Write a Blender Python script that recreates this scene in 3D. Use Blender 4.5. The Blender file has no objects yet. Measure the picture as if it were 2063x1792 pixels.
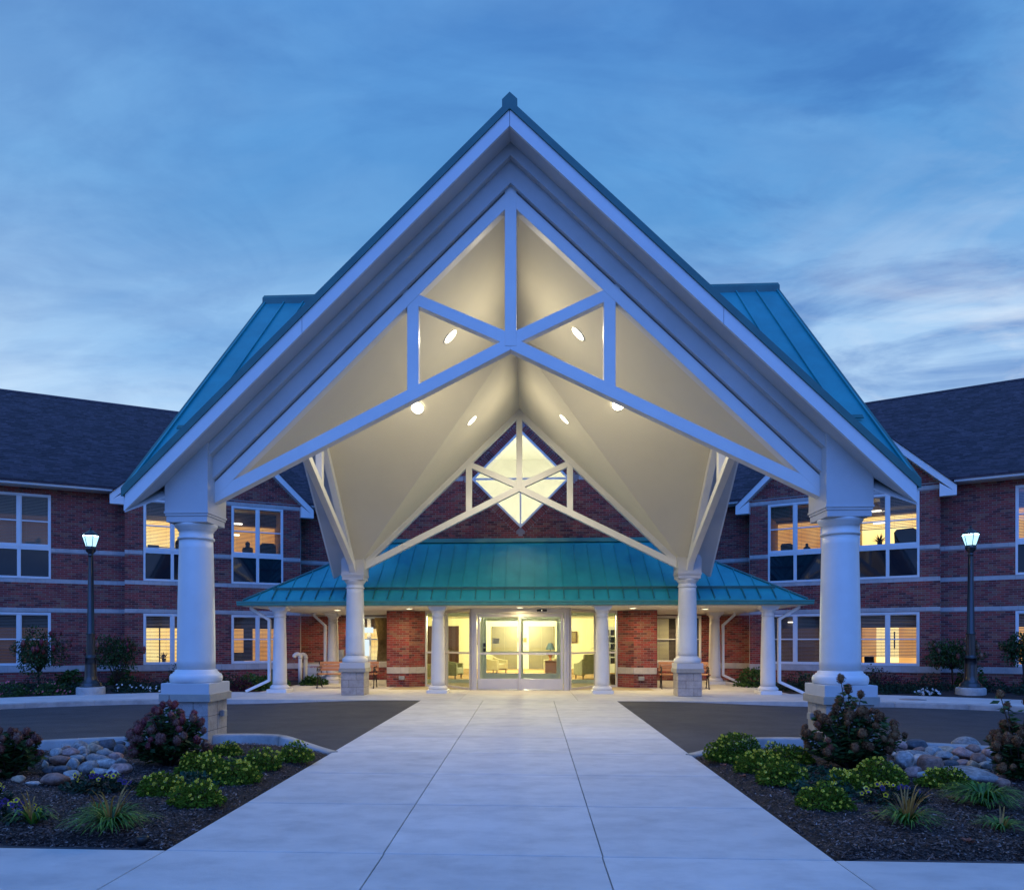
import bpy, math, random
from math import sin, cos, pi, radians, sqrt, atan2, hypot
from mathutils import Vector, Matrix
random.seed(7)
S = bpy.context.scene
COL = S.collection

# ---------------------------------------------------------------- camera, sky, exposure
cam_d = bpy.data.cameras.new('camera'); cam = bpy.data.objects.new('camera', cam_d); COL.objects.link(cam)
CAM = Vector((0.244, 0.0, 1.45)); YAW = 0.0514
cam.location = CAM; cam.rotation_euler = (radians(90), 0, YAW)
cam_d.sensor_width = 36; cam_d.lens = 36 * 1447.17 / 2063
cam_d.shift_x = 0.0201; cam_d.shift_y = 0.1912
cam_d.clip_start = 0.05; cam_d.clip_end = 2000
S.camera = cam
S.view_settings.view_transform = 'Standard'; S.view_settings.look = 'None'
S.view_settings.exposure = 0.0; S.view_settings.gamma = 1.0; S.view_settings.use_curve_mapping = False
S.render.engine = 'CYCLES'
S.cycles.use_denoising = True
S.cycles.max_bounces = 8; S.cycles.diffuse_bounces = 4; S.cycles.glossy_bounces = 3
S.cycles.transparent_max_bounces = 12; S.cycles.transmission_bounces = 4
S.cycles.sample_clamp_indirect = 6.0
S.cycles.caustics_reflective = False; S.cycles.caustics_refractive = False

W = bpy.data.worlds.new('World'); S.world = W; W.use_nodes = True
wn = W.node_tree.nodes; wl = W.node_tree.links; wn.clear()
def wnode(t, **k):
    n = wn.new(t)
    for a, b in k.items(): setattr(n, a, b)
    return n
def wmath(op, a, b=None, c=None, clamp=False):
    n = wnode('ShaderNodeMath', operation=op, use_clamp=clamp)
    for i, v in enumerate((a, b, c)):
        if v is None: continue
        if isinstance(v, (int, float)): n.inputs[i].default_value = v
        else: wl.new(v, n.inputs[i])
    return n.outputs[0]
def wramp(fac, stops):
    n = wnode('ShaderNodeValToRGB'); wl.new(fac, n.inputs[0])
    el = n.color_ramp.elements
    while len(el) < len(stops): el.new(0.5)
    for e, (p, c) in zip(el, stops): e.position = p; e.color = (*c, 1)
    return n.outputs[0]
def wmix(f, a, b, mode='MIX'):
    n = wnode('ShaderNodeMix', data_type='RGBA', blend_type=mode)
    if isinstance(f, (int, float)): n.inputs[0].default_value = f
    else: wl.new(f, n.inputs[0])
    wl.new(a, n.inputs[6]); wl.new(b, n.inputs[7])
    return n.outputs[2]
tc = wnode('ShaderNodeTexCoord'); sx = wnode('ShaderNodeSeparateXYZ'); wl.new(tc.outputs['Generated'], sx.inputs[0])
zc = wmath('MAXIMUM', sx.outputs[2], 0.0)
den = wmath('ADD', zc, 0.22)
cx_ = wmath('DIVIDE', sx.outputs[0], den); cy_ = wmath('DIVIDE', sx.outputs[1], den)
cmb = wnode('ShaderNodeCombineXYZ'); wl.new(cx_, cmb.inputs[0]); wl.new(cy_, cmb.inputs[1])
mp = wnode('ShaderNodeMapping'); wl.new(cmb.outputs[0], mp.inputs[0])
mp.inputs['Rotation'].default_value = (0, 0, radians(35)); mp.inputs['Scale'].default_value = (0.75, 1.9, 1)
def wnoise(vec, scale, det, rough, dist):
    n = wnode('ShaderNodeTexNoise'); n.inputs['Scale'].default_value = scale; n.inputs['Detail'].default_value = det
    n.inputs['Roughness'].default_value = rough; n.inputs['Distortion'].default_value = dist
    wl.new(vec, n.inputs['Vector']); return n.outputs[0]
n1 = wnoise(mp.outputs[0], 1.0, 7, 0.55, 0.45)
n2 = wnoise(mp.outputs[0], 0.42, 3, 0.5, 0.3)
base = wramp(zc, [(0.0, (0.50, 0.68, 0.92)), (0.16, (0.41, 0.62, 0.90)), (0.32, (0.26, 0.50, 0.84)), (0.48, (0.105, 0.32, 0.67)), (1.0, (0.05, 0.18, 0.58))])
back = wramp(zc, [(0.0, (0.15, 0.30, 0.70)), (0.2, (0.10, 0.25, 0.68)), (0.5, (0.06, 0.19, 0.62)), (1.0, (0.05, 0.18, 0.60))])
bf = wmath('MULTIPLY_ADD', sx.outputs[1], -1.1, 0.35, clamp=True)      # away from the afterglow the dusk sky is deeper blue
base = wmix(bf, base, back)
cl = wramp(wmath('ADD', wmath('MULTIPLY', n1, 0.55), wmath('MULTIPLY', n2, 0.45)), [(0.42, (0, 0, 0)), (0.60, (1, 1, 1))])
lit = wramp(zc, [(0.0, (0.80, 0.89, 0.97)), (0.2, (0.66, 0.80, 0.95)), (0.36, (0.40, 0.60, 0.86)), (0.5, (0.24, 0.46, 0.78)), (1.0, (0.09, 0.30, 0.64))])
# the afterglow side: low over the right wing, with broken dark cloud
gd = wnode('ShaderNodeVectorMath', operation='DOT_PRODUCT'); wl.new(tc.outputs['Generated'], gd.inputs[0])
gd.inputs[1].default_value = (0.56, 0.80, 0.22)
glow = wmath('POWER', wmath('MAXIMUM', gd.outputs['Value'], 0.0), 12)
cloudy = wmix(wmath('MULTIPLY', cl, wmath('MULTIPLY', wmath('ADD', wmath('MULTIPLY', glow, 0.5), 0.72, clamp=True), wmath('SUBTRACT', 1.0, wmath('MULTIPLY', bf, 0.8)))), base, lit)
mp2 = wnode('ShaderNodeMapping'); wl.new(cmb.outputs[0], mp2.inputs[0]); mp2.inputs['Rotation'].default_value = (0, 0, radians(-25)); mp2.inputs['Scale'].default_value = (1.3, 2.2, 1); mp2.inputs['Location'].default_value = (3.1, 1.7, 0)
dk = wnoise(mp2.outputs[0], 1.15, 7, 0.58, 0.9)
dkf = wramp(dk, [(0.47, (1, 1, 1)), (0.60, (0.46, 0.56, 0.74))])
cloudy = wmix(wmath('ADD', wmath('MULTIPLY', glow, 1.1), 0.34, clamp=True), cloudy, wmix(1.0, cloudy, dkf, 'MULTIPLY'))
mo = wramp(wnoise(mp2.outputs[0], 2.4, 7, 0.6, 0.6), [(0.35, (0.95, 0.96, 0.98)), (0.62, (1.14, 1.12, 1.08))])
cloudy = wmix(1.0, cloudy, mo, 'MULTIPLY')
br = wramp(wnoise(mp2.outputs[0], 0.95, 7, 0.6, 1.1), [(0.50, (0, 0, 0)), (0.66, (1, 1, 1))])
white = wramp(zc, [(0.0, (0.95, 0.97, 1.0)), (1.0, (0.8, 0.9, 1.0))])
cloudy = wmix(wmath('MULTIPLY', br, wmath('MULTIPLY', wmath('POWER', glow, 1.6), wmath('MULTIPLY_ADD', zc, -2.2, 1.35, clamp=True), clamp=True)), cloudy, white)
sky = wnode('ShaderNodeTexSky', sky_type='NISHITA'); sky.sun_disc = False
sky.sun_elevation = radians(-4.0); sky.sun_rotation = radians(32)
bg1 = wnode('ShaderNodeBackground'); wl.new(cloudy, bg1.inputs[0]); bg1.inputs[1].default_value = 1.0
bg2 = wnode('ShaderNodeBackground'); wl.new(sky.outputs[0], bg2.inputs[0]); bg2.inputs[1].default_value = 0.08
ad = wnode('ShaderNodeAddShader'); wl.new(bg1.outputs[0], ad.inputs[0]); wl.new(bg2.outputs[0], ad.inputs[1])
wo = wnode('ShaderNodeOutputWorld'); wl.new(ad.outputs[0], wo.inputs[0])

# the broad dusk skylight from the open sky over and behind the viewer
sd = bpy.data.lights.new('sun', 'SUN'); sd.energy = 1.95; sd.angle = radians(75); sd.color = (0.10, 0.27, 1.0)
sun = bpy.data.objects.new('sun', sd); COL.objects.link(sun)
sun.location = (0, -20, 40); sun.rotation_euler = Vector((-0.05, -0.76, 0.65)).to_track_quat('Z', 'Y').to_euler()

# ---------------------------------------------------------------- helpers
WM = {}
def wm(o): return WM.get(o.name, Matrix.Identity(4))
def link(o, parent=None, local=False):
    COL.objects.link(o)
    if parent is not None:
        o.parent = parent
        if not local: o.matrix_parent_inverse = wm(parent).inverted()
    return o
def tag(o, label=None, cat=None, group=None, kind=None):
    if label: o['label'] = label
    if cat: o['category'] = cat
    if group: o['group'] = group
    if kind: o['kind'] = kind
    return o
def thing(name, label, cat, loc=(0, 0, 0), rz=0, group=None):
    o = bpy.data.objects.new(name, None); COL.objects.link(o)
    o.empty_display_size = 0.2
    o.location = loc; o.rotation_euler = (0, 0, rz)
    WM[o.name] = Matrix.Translation(loc) @ Matrix.Rotation(rz, 4, 'Z')
    return tag(o, label, cat, group)
def structure(name, loc=(0, 0, 0)):
    o = bpy.data.objects.new(name, None); COL.objects.link(o); o.location = loc
    WM[o.name] = Matrix.Translation(loc); o['kind'] = 'structure'; return o
def copy_tree(o, parent=None, loc=None, rz=None, scale=None):
    c = o.copy(); COL.objects.link(c); c.parent = parent
    if loc is not None: c.location = loc
    if rz is not None: c.rotation_euler = (0, 0, rz)
    if scale is not None: c.scale = (scale,) * 3 if isinstance(scale, (int, float)) else scale
    for ch in list(o.children): copy_tree(ch, c)
    return c

class MB:
    def __init__(s): s.v = []; s.f = []; s.sm = []
    def add(s, vs, fs, smooth=False):
        b = len(s.v); s.v.extend(vs)
        for f in fs: s.f.append(tuple(i + b for i in f)); s.sm.append(smooth)
    def box(s, x0, y0, z0, x1, y1, z1, T=None):
        vs = [(x0, y0, z0), (x1, y0, z0), (x1, y1, z0), (x0, y1, z0), (x0, y0, z1), (x1, y0, z1), (x1, y1, z1), (x0, y1, z1)]
        if T is not None: vs = [tuple(T(*p)) for p in vs]
        s.add(vs, [(3, 2, 1, 0), (4, 5, 6, 7), (0, 1, 5, 4), (1, 2, 6, 5), (2, 3, 7, 6), (3, 0, 4, 7)])
    def bbox(s, x0, y0, z0, x1, y1, z1, b=0.006):
        """box with chamfered top and vertical edges"""
        vs = []
        for z, i in ((z0, 0), (z1 - b, 0), (z1, b)):
            vs += [(x0 + i + b, y0 + i, z), (x1 - i - b, y0 + i, z), (x1 - i, y0 + i + b, z), (x1 - i, y1 - i - b, z),
                   (x1 - i - b, y1 - i, z), (x0 + i + b, y1 - i, z), (x0 + i, y1 - i - b, z), (x0 + i, y0 + i + b, z)]
        fs = [tuple(range(7, -1, -1)), tuple(range(16, 24))]
        for k in (0, 8):
            for i in range(8): fs.append((k + i, k + (i + 1) % 8, k + 8 + (i + 1) % 8, k + 8 + i))
        s.add(vs, fs)
    def quad(s, a, b, c, d): s.add([tuple(a), tuple(b), tuple(c), tuple(d)], [(0, 1, 2, 3)])
    def prism(s, poly, vec):
        """closed prism from 3-D polygon along vec"""
        n = len(poly); vs = [tuple(p) for p in poly] + [(p[0] + vec[0], p[1] + vec[1], p[2] + vec[2]) for p in poly]
        fs = [tuple(range(n)), tuple(range(2 * n - 1, n - 1, -1))]
        for i in range(n): fs.append((i, i + n, (i + 1) % n + n, (i + 1) % n))
        s.add(vs, fs)
    def lathe(s, prof, cx=0, cy=0, seg=32, smooth=True, caps=True):
        n = len(prof); vs = []
        for r, z in prof:
            for k in range(seg):
                a = 2 * pi * k / seg; vs.append((cx + r * cos(a), cy + r * sin(a), z))
        fs = []
        for i in range(n - 1):
            for k in range(seg):
                k2 = (k + 1) % seg; fs.append((i * seg + k, i * seg + k2, (i + 1) * seg + k2, (i + 1) * seg + k))
        s.add(vs, fs, smooth)
        if caps:
            b = len(s.v) - n * seg
            s.f.append(tuple(b + k for k in range(seg - 1, -1, -1))); s.sm.append(False)
            s.f.append(tuple(b + (n - 1) * seg + k for k in range(seg))); s.sm.append(False)
    def tube(s, pts, rads, seg=8, smooth=True):
        pts = [Vector(p) for p in pts]
        if isinstance(rads, (int, float)): rads = [rads] * len(pts)
        vs = []; up = Vector((0, 0, 1))
        for i, p in enumerate(pts):
            d = (pts[min(i + 1, len(pts) - 1)] - pts[max(i - 1, 0)]).normalized()
            a = d.cross(up)
            if a.length < 0.05: a = d.cross(Vector((1, 0, 0)))
            a.normalize(); b = a.cross(d)
            for k in range(seg):
                t = 2 * pi * k / seg; q = p + (a * cos(t) + b * sin(t)) * rads[i]; vs.append(tuple(q))
        fs = []
        for i in range(len(pts) - 1):
            for k in range(seg):
                k2 = (k + 1) % seg; fs.append((i * seg + k, i * seg + k2, (i + 1) * seg + k2, (i + 1) * seg + k))
        fs.append(tuple(range(seg - 1, -1, -1))); fs.append(tuple((len(pts) - 1) * seg + k for k in range(seg)))
        s.add(vs, fs, smooth)
    def leaf(s, p, d, up, L, w, fold=0.25):
        """a folded pointed leaf: 2 quads"""
        d = d.normalized(); sd_ = d.cross(up)
        if sd_.length < 1e-3: sd_ = d.cross(Vector((1, 0, 0.3)))
        sd_.normalize(); n = sd_.cross(d)
        a = p; e = p + d * L; m = p + d * (L * 0.45) - n * (w * fold)
        l = p + d * (L * 0.42) + sd_ * w * 0.5; r = p + d * (L * 0.42) - sd_ * w * 0.5
        s.add([tuple(a), tuple(l), tuple(e), tuple(m), tuple(r)], [(0, 3, 2, 1), (0, 4, 2, 3)])
    def mesh(s, name):
        me = bpy.data.meshes.new(name); me.from_pydata(s.v, [], s.f)
        if any(s.sm): me.polygons.foreach_set('use_smooth', s.sm)
        me.update(); return me
    def build(s, name, mat, parent=None, local=False, label=None, cat=None, group=None, kind=None, bevel=0):
        me = s.mesh(name); me.materials.append(mat)
        o = bpy.data.objects.new(name, me); link(o, parent, local); tag(o, label, cat, group, kind)
        if bevel:
            m = o.modifiers.new('bevel', 'BEVEL'); m.width = bevel; m.segments = 2; m.limit_method = 'ANGLE'; m.angle_limit = radians(40)
        return o
def obj(name, me, parent=None, loc=(0, 0, 0), rz=0, scale=(1, 1, 1), local=True):
    o = bpy.data.objects.new(name, me); link(o, parent, local); o.location = loc; o.rotation_euler = (0, 0, rz); o.scale = scale
    return o

def mat(name, col, rough=0.6, col2=None, scale=4.0, var=0.0, bump=0.0, bscale=60.0, metal=0.0, ramp=None, spec=0.5,
        stretch=(1, 1, 1), island=0.0, coat=0.0, trans=0.0, detail=5, local=False, lo=0.35, hi=0.65, stain=None, sscale=1.0):
    """Principled material: colour varied by world-space noise (col..col2), optional per-piece ramp and bump"""
    m = bpy.data.materials.new(name); m.use_nodes = True
    N = m.node_tree.nodes; L = m.node_tree.links; P = N['Principled BSDF']
    P.inputs['Roughness'].default_value = rough; P.inputs['Metallic'].default_value = metal
    P.inputs['Specular IOR Level'].default_value = spec
    if coat: P.inputs['Coat Weight'].default_value = coat; P.inputs['Coat Roughness'].default_value = 0.15
    geo = N.new('ShaderNodeNewGeometry'); mpn = N.new('ShaderNodeMapping'); mpn.inputs['Scale'].default_value = stretch
    if local:
        tcn = N.new('ShaderNodeTexCoord'); L.new(tcn.outputs['Object'], mpn.inputs[0])
    else: L.new(geo.outputs['Position'], mpn.inputs[0])
    def noise(sc, de, ro=0.6):
        n = N.new('ShaderNodeTexNoise'); n.inputs['Scale'].default_value = sc; n.inputs['Detail'].default_value = de
        n.inputs['Roughness'].default_value = ro; L.new(mpn.outputs[0], n.inputs['Vector']); return n.outputs[0]
    def rampn(fac, stops):
        r = N.new('ShaderNodeValToRGB'); L.new(fac, r.inputs[0]); el = r.color_ramp.elements
        while len(el) < len(stops): el.new(0.5)
        for e, (p, c) in zip(el, stops): e.position = p; e.color = (*c, 1)
        return r.outputs[0]
    def mix(f, a, b, mode='MIX'):
        n = N.new('ShaderNodeMix'); n.data_type = 'RGBA'; n.blend_type = mode
        for i, v in ((0, f), (6, a), (7, b)):
            if isinstance(v, (int, float)): n.inputs[i].default_value = v
            elif isinstance(v, tuple): n.inputs[i].default_value = (*v, 1)
            else: L.new(v, n.inputs[i])
        return n.outputs[2]
    out = None
    if ramp or island:
        oi = N.new('ShaderNodeObjectInfo'); ad_ = N.new('ShaderNodeMath'); ad_.operation = 'ADD'
        L.new(geo.outputs['Random Per Island'], ad_.inputs[0]); L.new(oi.outputs['Random'], ad_.inputs[1])
        fr = N.new('ShaderNodeMath'); fr.operation = 'FRACT'; L.new(ad_.outputs[0], fr.inputs[0]); rnd = fr.outputs[0]
    if ramp:
        out = rampn(rnd, ramp)
    else:
        out = mix(0.0, tuple(col), tuple(col))
    if col2 is not None:
        out = mix(rampn(noise(scale, detail), [(lo, (0, 0, 0)), (hi, (1, 1, 1))]), out, tuple(col2)) if not ramp else \
              mix(rampn(noise(scale, detail), [(lo, (0, 0, 0)), (hi, (0.5, 0.5, 0.5))]), out, tuple(col2))
    if island:
        k = rampn(rnd, [(0.0, (1 - island,) * 3), (1.0, (1 + island,) * 3)])
        out = mix(1.0, out, k, 'MULTIPLY')
    if var:
        k = rampn(noise(scale * 3.1, 4), [(0.3, (1 - var,) * 3), (0.7, (1 + var,) * 3)])
        out = mix(1.0, out, k, 'MULTIPLY')
    if stain:
        k = rampn(noise(sscale, 6, 0.65), [(0.45, (1, 1, 1)), (0.70, stain)])
        out = mix(1.0, out, k, 'MULTIPLY')
    L.new(out, P.inputs['Base Color'])
    if bump:
        b = N.new('ShaderNodeBump'); b.inputs['Strength'].default_value = bump; b.inputs['Distance'].default_value = 0.01
        L.new(noise(bscale, 4), b.inputs['Height']); L.new(b.outputs[0], P.inputs['Normal'])
    if trans:
        tr = N.new('ShaderNodeBsdfTranslucent'); L.new(out, tr.inputs[0])
        ms = N.new('ShaderNodeMixShader'); ms.inputs[0].default_value = trans
        L.new(P.outputs[0], ms.inputs[1]); L.new(tr.outputs[0], ms.inputs[2]); L.new(ms.outputs[0], N['Material Output'].inputs[0])
    return m
def emit(name, col, strength, col2=None, scale=1.0, stretch=(1, 1, 1), lo=0.35, hi=0.65):
    m = bpy.data.materials.new(name); m.use_nodes = True; N = m.node_tree.nodes; L = m.node_tree.links; N.clear()
    e = N.new('ShaderNodeEmission'); e.inputs[1].default_value = strength; e.inputs[0].default_value = (*col, 1)
    if col2:
        geo = N.new('ShaderNodeNewGeometry'); mp_ = N.new('ShaderNodeMapping'); mp_.inputs['Scale'].default_value = stretch
        L.new(geo.outputs['Position'], mp_.inputs[0])
        n = N.new('ShaderNodeTexNoise'); n.inputs['Scale'].default_value = scale; n.inputs['Detail'].default_value = 2
        L.new(mp_.outputs[0], n.inputs['Vector'])
        r = N.new('ShaderNodeValToRGB'); r.color_ramp.elements[0].color = (*col, 1); r.color_ramp.elements[1].color = (*col2, 1)
        r.color_ramp.elements[0].position = lo; r.color_ramp.elements[1].position = hi
        L.new(n.outputs[0], r.inputs[0]); L.new(r.outputs[0], e.inputs[0])
    o = N.new('ShaderNodeOutputMaterial'); L.new(e.outputs[0], o.inputs[0]); return m
def glass(name, tint=(1, 1, 1), refl=1.0, ior=1.5, base=0.0):
    m = bpy.data.materials.new(name); m.use_nodes = True; N = m.node_tree.nodes; L = m.node_tree.links; N.clear()
    t = N.new('ShaderNodeBsdfTransparent'); t.inputs[0].default_value = (*tint, 1)
    g = N.new('ShaderNodeBsdfGlossy'); g.inputs['Roughness'].default_value = 0.01
    fr = N.new('ShaderNodeFresnel'); fr.inputs[0].default_value = ior
    ge = N.new('ShaderNodeNewGeometry'); io = N.new('ShaderNodeMath'); io.operation = 'MULTIPLY_ADD'; io.inputs[1].default_value = 1 / ior - ior; io.inputs[2].default_value = ior
    L.new(ge.outputs['Backfacing'], io.inputs[0]); L.new(io.outputs[0], fr.inputs[0])
    ma = N.new('ShaderNodeMath'); ma.operation = 'MULTIPLY_ADD'; ma.inputs[1].default_value = refl; ma.inputs[2].default_value = base
    L.new(fr.outputs[0], ma.inputs[0])
    mx = N.new('ShaderNodeMixShader'); L.new(ma.outputs[0], mx.inputs[0]); L.new(t.outputs[0], mx.inputs[1]); L.new(g.outputs[0], mx.inputs[2])
    o = N.new('ShaderNodeOutputMaterial'); L.new(mx.outputs[0], o.inputs[0]); return m

# ---------------------------------------------------------------- materials
M = {}
M['white'] = mat('white_stucco', (0.60, 0.59, 0.58), 0.8, (0.56, 0.55, 0.545), 1.3, bump=0.25, bscale=220, stain=(0.9, 0.89, 0.87), sscale=0.8)
M['whitepaint'] = mat('white_paint', (0.78, 0.78, 0.76), 0.4, (0.73, 0.73, 0.72), 2.0, bump=0.03, bscale=30)
M['column'] = mat('column_paint', (0.78, 0.77, 0.74), 0.42, (0.74, 0.73, 0.71), 1.2, bump=0.05, bscale=25, stain=(0.93, 0.92, 0.91), sscale=1.5)
M['cream'] = mat('cream_stucco', (0.72, 0.68, 0.56), 0.85, (0.69, 0.65, 0.54), 1.0, bump=0.3, bscale=200)
M['soffit'] = mat('soffit_paint', (0.74, 0.71, 0.62), 0.7, (0.70, 0.67, 0.58), 0.8)
M['teal'] = mat('teal_metal', (0.030, 0.36, 0.38), 0.36, (0.024, 0.30, 0.32), 1.5, island=0.045, var=0.06, bump=0.05, bscale=3, stretch=(1, 1, 0.25), metal=0.15)
M['teal_dark'] = mat('teal_trim', (0.035, 0.17, 0.15), 0.4, (0.025, 0.13, 0.12), 3.0)
M['teal_mid'] = mat('teal_gutter', (0.06, 0.28, 0.25), 0.4, (0.045, 0.23, 0.21), 3.0)
M['brick'] = mat('brick', (0.3, 0.1, 0.08), 0.85, (0.19, 0.060, 0.048), 14.0, bump=0.35, bscale=120, var=0.12,
    ramp=[(0.0, (0.060, 0.018, 0.020)), (0.18, (0.18, 0.030, 0.028)), (0.38, (0.31, 0.045, 0.038)), (0.56, (0.36, 0.068, 0.050)), (0.72, (0.24, 0.062, 0.046)), (0.85, (0.31, 0.135, 0.080)), (0.93, (0.25, 0.125, 0.085)), (1.0, (0.075, 0.026, 0.028))])
M['mortar'] = mat('mortar', (0.32, 0.26, 0.25), 0.9, (0.27, 0.215, 0.21), 6.0, bump=0.3, bscale=150)
M['joint'] = mat('dark_joint', (0.12, 0.115, 0.11), 0.95, (0.09, 0.085, 0.08), 9.0)
M['stone'] = mat('limestone', (0.50, 0.46, 0.43), 0.8, (0.42, 0.39, 0.37), 5.0, island=0.06, bump=0.25, bscale=90, var=0.05)
M['capstone'] = mat('cap_stone', (0.40, 0.36, 0.30), 0.8, (0.34, 0.31, 0.27), 8.0, bump=0.2, bscale=90)
M['cmu'] = mat('split_block', (0.47, 0.42, 0.38), 0.85, (0.38, 0.34, 0.315), 7.0, island=0.07, bump=0.5, bscale=70, var=0.07, stain=(0.75, 0.73, 0.72), sscale=3)
def pitted(m):
    N = m.node_tree.nodes; L = m.node_tree.links; P = N['Principled BSDF']
    src = P.inputs['Base Color'].links[0].from_socket
    g = N.new('ShaderNodeNewGeometry'); v = N.new('ShaderNodeTexVoronoi'); v.inputs['Scale'].default_value = 38
    L.new(g.outputs['Position'], v.inputs['Vector'])
    r = N.new('ShaderNodeValToRGB'); r.color_ramp.elements[0].position = 0.10; r.color_ramp.elements[0].color = (0.25, 0.23, 0.22, 1)
    r.color_ramp.elements[1].position = 0.16; L.new(v.outputs['Distance'], r.inputs[0])
    x = N.new('ShaderNodeMix'); x.data_type = 'RGBA'; x.blend_type = 'MULTIPLY'; x.inputs[0].default_value = 1
    L.new(src, x.inputs[6]); L.new(r.outputs[0], x.inputs[7]); L.new(x.outputs[2], P.inputs['Base Color'])
pitted(M['cmu'])
M['shingle'] = mat('asphalt_shingle', (0.046, 0.034, 0.044), 0.9, (0.075, 0.056, 0.068), 9.0, bump=0.4, bscale=150, island=0.35, var=0.1)
M['concrete'] = mat('broom_concrete', (0.61, 0.59, 0.555), 0.82, (0.55, 0.53, 0.50), 1.0, bump=0.22, bscale=55, stretch=(1, 1.5, 1), var=0.055, island=0.06, stain=(0.82, 0.82, 0.83), sscale=2.3)
M['kerb'] = mat('kerb_concrete', (0.44, 0.42, 0.39), 0.85, (0.34, 0.33, 0.31), 3.0, bump=0.3, bscale=70, var=0.06, stain=(0.7, 0.7, 0.7), sscale=2.5)
M['asphalt'] = mat('asphalt', (0.066, 0.062, 0.066), 0.85, (0.048, 0.046, 0.050), 1.3, bump=0.6, bscale=260, var=0.12, stain=(0.75, 0.75, 0.76), sscale=0.7)
M['soil'] = mat('mulch_soil', (0.030, 0.020, 0.017), 0.95, (0.016, 0.012, 0.011), 18.0, bump=1.0, bscale=60)
M['mulch'] = mat('bark_mulch', (0.05, 0.03, 0.025), 0.85, ramp=[(0.0, (0.026, 0.017, 0.015)), (0.40, (0.075, 0.045, 0.038)), (0.74, (0.15, 0.095, 0.080)), (0.93, (0.27, 0.19, 0.17)), (1.0, (0.45, 0.37, 0.34))], col2=(0.03, 0.02, 0.017), scale=30)
M['ground'] = mat('lawn_ground', (0.035, 0.05, 0.025), 0.95, (0.025, 0.038, 0.02), 0.6, bump=0.5, bscale=20)
M['black'] = mat('black_metal', (0.012, 0.012, 0.014), 0.3, (0.018, 0.017, 0.018), 5.0, bump=0.05, bscale=40, coat=0.4)
M['iron'] = mat('cast_iron', (0.02, 0.018, 0.017), 0.5, (0.03, 0.025, 0.022), 20.0, bump=0.2, bscale=80)
M['dark'] = mat('black_plastic', (0.012, 0.012, 0.013), 0.35)
M['wood'] = mat('bench_wood', (0.44, 0.20, 0.085), 0.45, (0.34, 0.15, 0.06), 6.0, stretch=(1, 8, 8), island=0.12, bump=0.1, bscale=40)
M['darkwood'] = mat('dark_wood', (0.09, 0.035, 0.02), 0.4, (0.06, 0.025, 0.015), 8.0, stretch=(8, 8, 1))
M['frame'] = mat('window_vinyl', (0.74, 0.74, 0.73), 0.35)
M['alu'] = mat('door_aluminium', (0.62, 0.59, 0.56), 0.38, (0.58, 0.55, 0.53), 3.0, metal=0.15)
M['slat'] = mat('blind_slat', (0.34, 0.26, 0.20), 0.55, trans=0.12)
M['slatdark'] = mat('blind_slat_dark', (0.20, 0.18, 0.16), 0.6, trans=0.1)
M['pane'] = glass('window_glass', (0.93, 0.95, 0.95), 1.0, 1.5)
M['pane_hi'] = glass('tinted_window_glass', (0.86, 0.88, 0.90), 1.6, 1.55, 0.03)
M['spandrel'] = mat('spandrel_glass', (0.008, 0.012, 0.022), 0.04, spec=0.8)
M['doorglass'] = glass('door_glass', (0.93, 0.97, 0.93), 1.0, 1.45)
M['galv'] = mat('galvanised', (0.35, 0.35, 0.34), 0.45, (0.28, 0.28, 0.28), 8.0, metal=0.3)
M['pvc'] = mat('white_pvc', (0.72, 0.72, 0.70), 0.35, (0.66, 0.66, 0.64), 4.0)
M['unit'] = mat('unit_metal', (0.62, 0.62, 0.60), 0.4)
M['red'] = mat('red_print', (0.50, 0.02, 0.02), 0.5)
M['paper'] = mat('paper', (0.75, 0.76, 0.72), 0.8)
M['ink'] = mat('ink', (0.08, 0.08, 0.09), 0.8)
M['leaf'] = mat('shrub_leaf', (0.05, 0.11, 0.03), 0.55, (0.035, 0.08, 0.025), 6.0, island=0.55, spec=0.25, trans=0.25)
M['leafl'] = mat('hosta_leaf', (0.07, 0.15, 0.035), 0.5, (0.045, 0.11, 0.03), 6.0, island=0.45, spec=0.25, trans=0.25)
M['leafd'] = mat('dark_leaf', (0.022, 0.055, 0.028), 0.55, (0.015, 0.036, 0.022), 6.0, island=0.5, spec=0.25, trans=0.2)
M['leafv'] = mat('viola_leaf', (0.13, 0.205, 0.014), 0.75, (0.06, 0.12, 0.010), 12.0, island=0.55, spec=0.2, trans=0.3)
M['leafr'] = mat('burgundy_leaf', (0.085, 0.018, 0.028), 0.55, (0.05, 0.012, 0.02), 8.0, island=0.5, spec=0.25, trans=0.2)
M['leafg'] = mat('geranium_leaf', (0.025, 0.085, 0.045), 0.6, (0.018, 0.06, 0.035), 12.0, island=0.5, spec=0.25, trans=0.2)
M['blade'] = mat('grass_blade', (0.05, 0.12, 0.03), 0.5, island=0.5, trans=0.25, ramp=[(0.0, (0.035, 0.11, 0.015)), (0.7, (0.07, 0.19, 0.02)), (1.0, (0.14, 0.22, 0.025))])
M['bladeo'] = mat('dry_blade', (0.30, 0.17, 0.04), 0.6, island=0.4, trans=0.2)
M['stem'] = mat('woody_stem', (0.075, 0.05, 0.035), 0.8, (0.05, 0.035, 0.025), 20.0)
M['hyd_pink'] = mat('pink_petal', (0.33, 0.10, 0.15), 0.7, island=0.45, trans=0.2, ramp=[(0.0, (0.13, 0.018, 0.024)), (0.6, (0.28, 0.040, 0.055)), (1.0, (0.30, 0.12, 0.09))])
M['hyd_tan'] = mat('tan_petal', (0.24, 0.14, 0.09), 0.85, island=0.45, trans=0.2, spec=0.2, ramp=[(0.0, (0.12, 0.048, 0.026)), (0.5, (0.22, 0.105, 0.048)), (0.85, (0.27, 0.165, 0.075)), (1.0, (0.28, 0.07, 0.055))])
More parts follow.
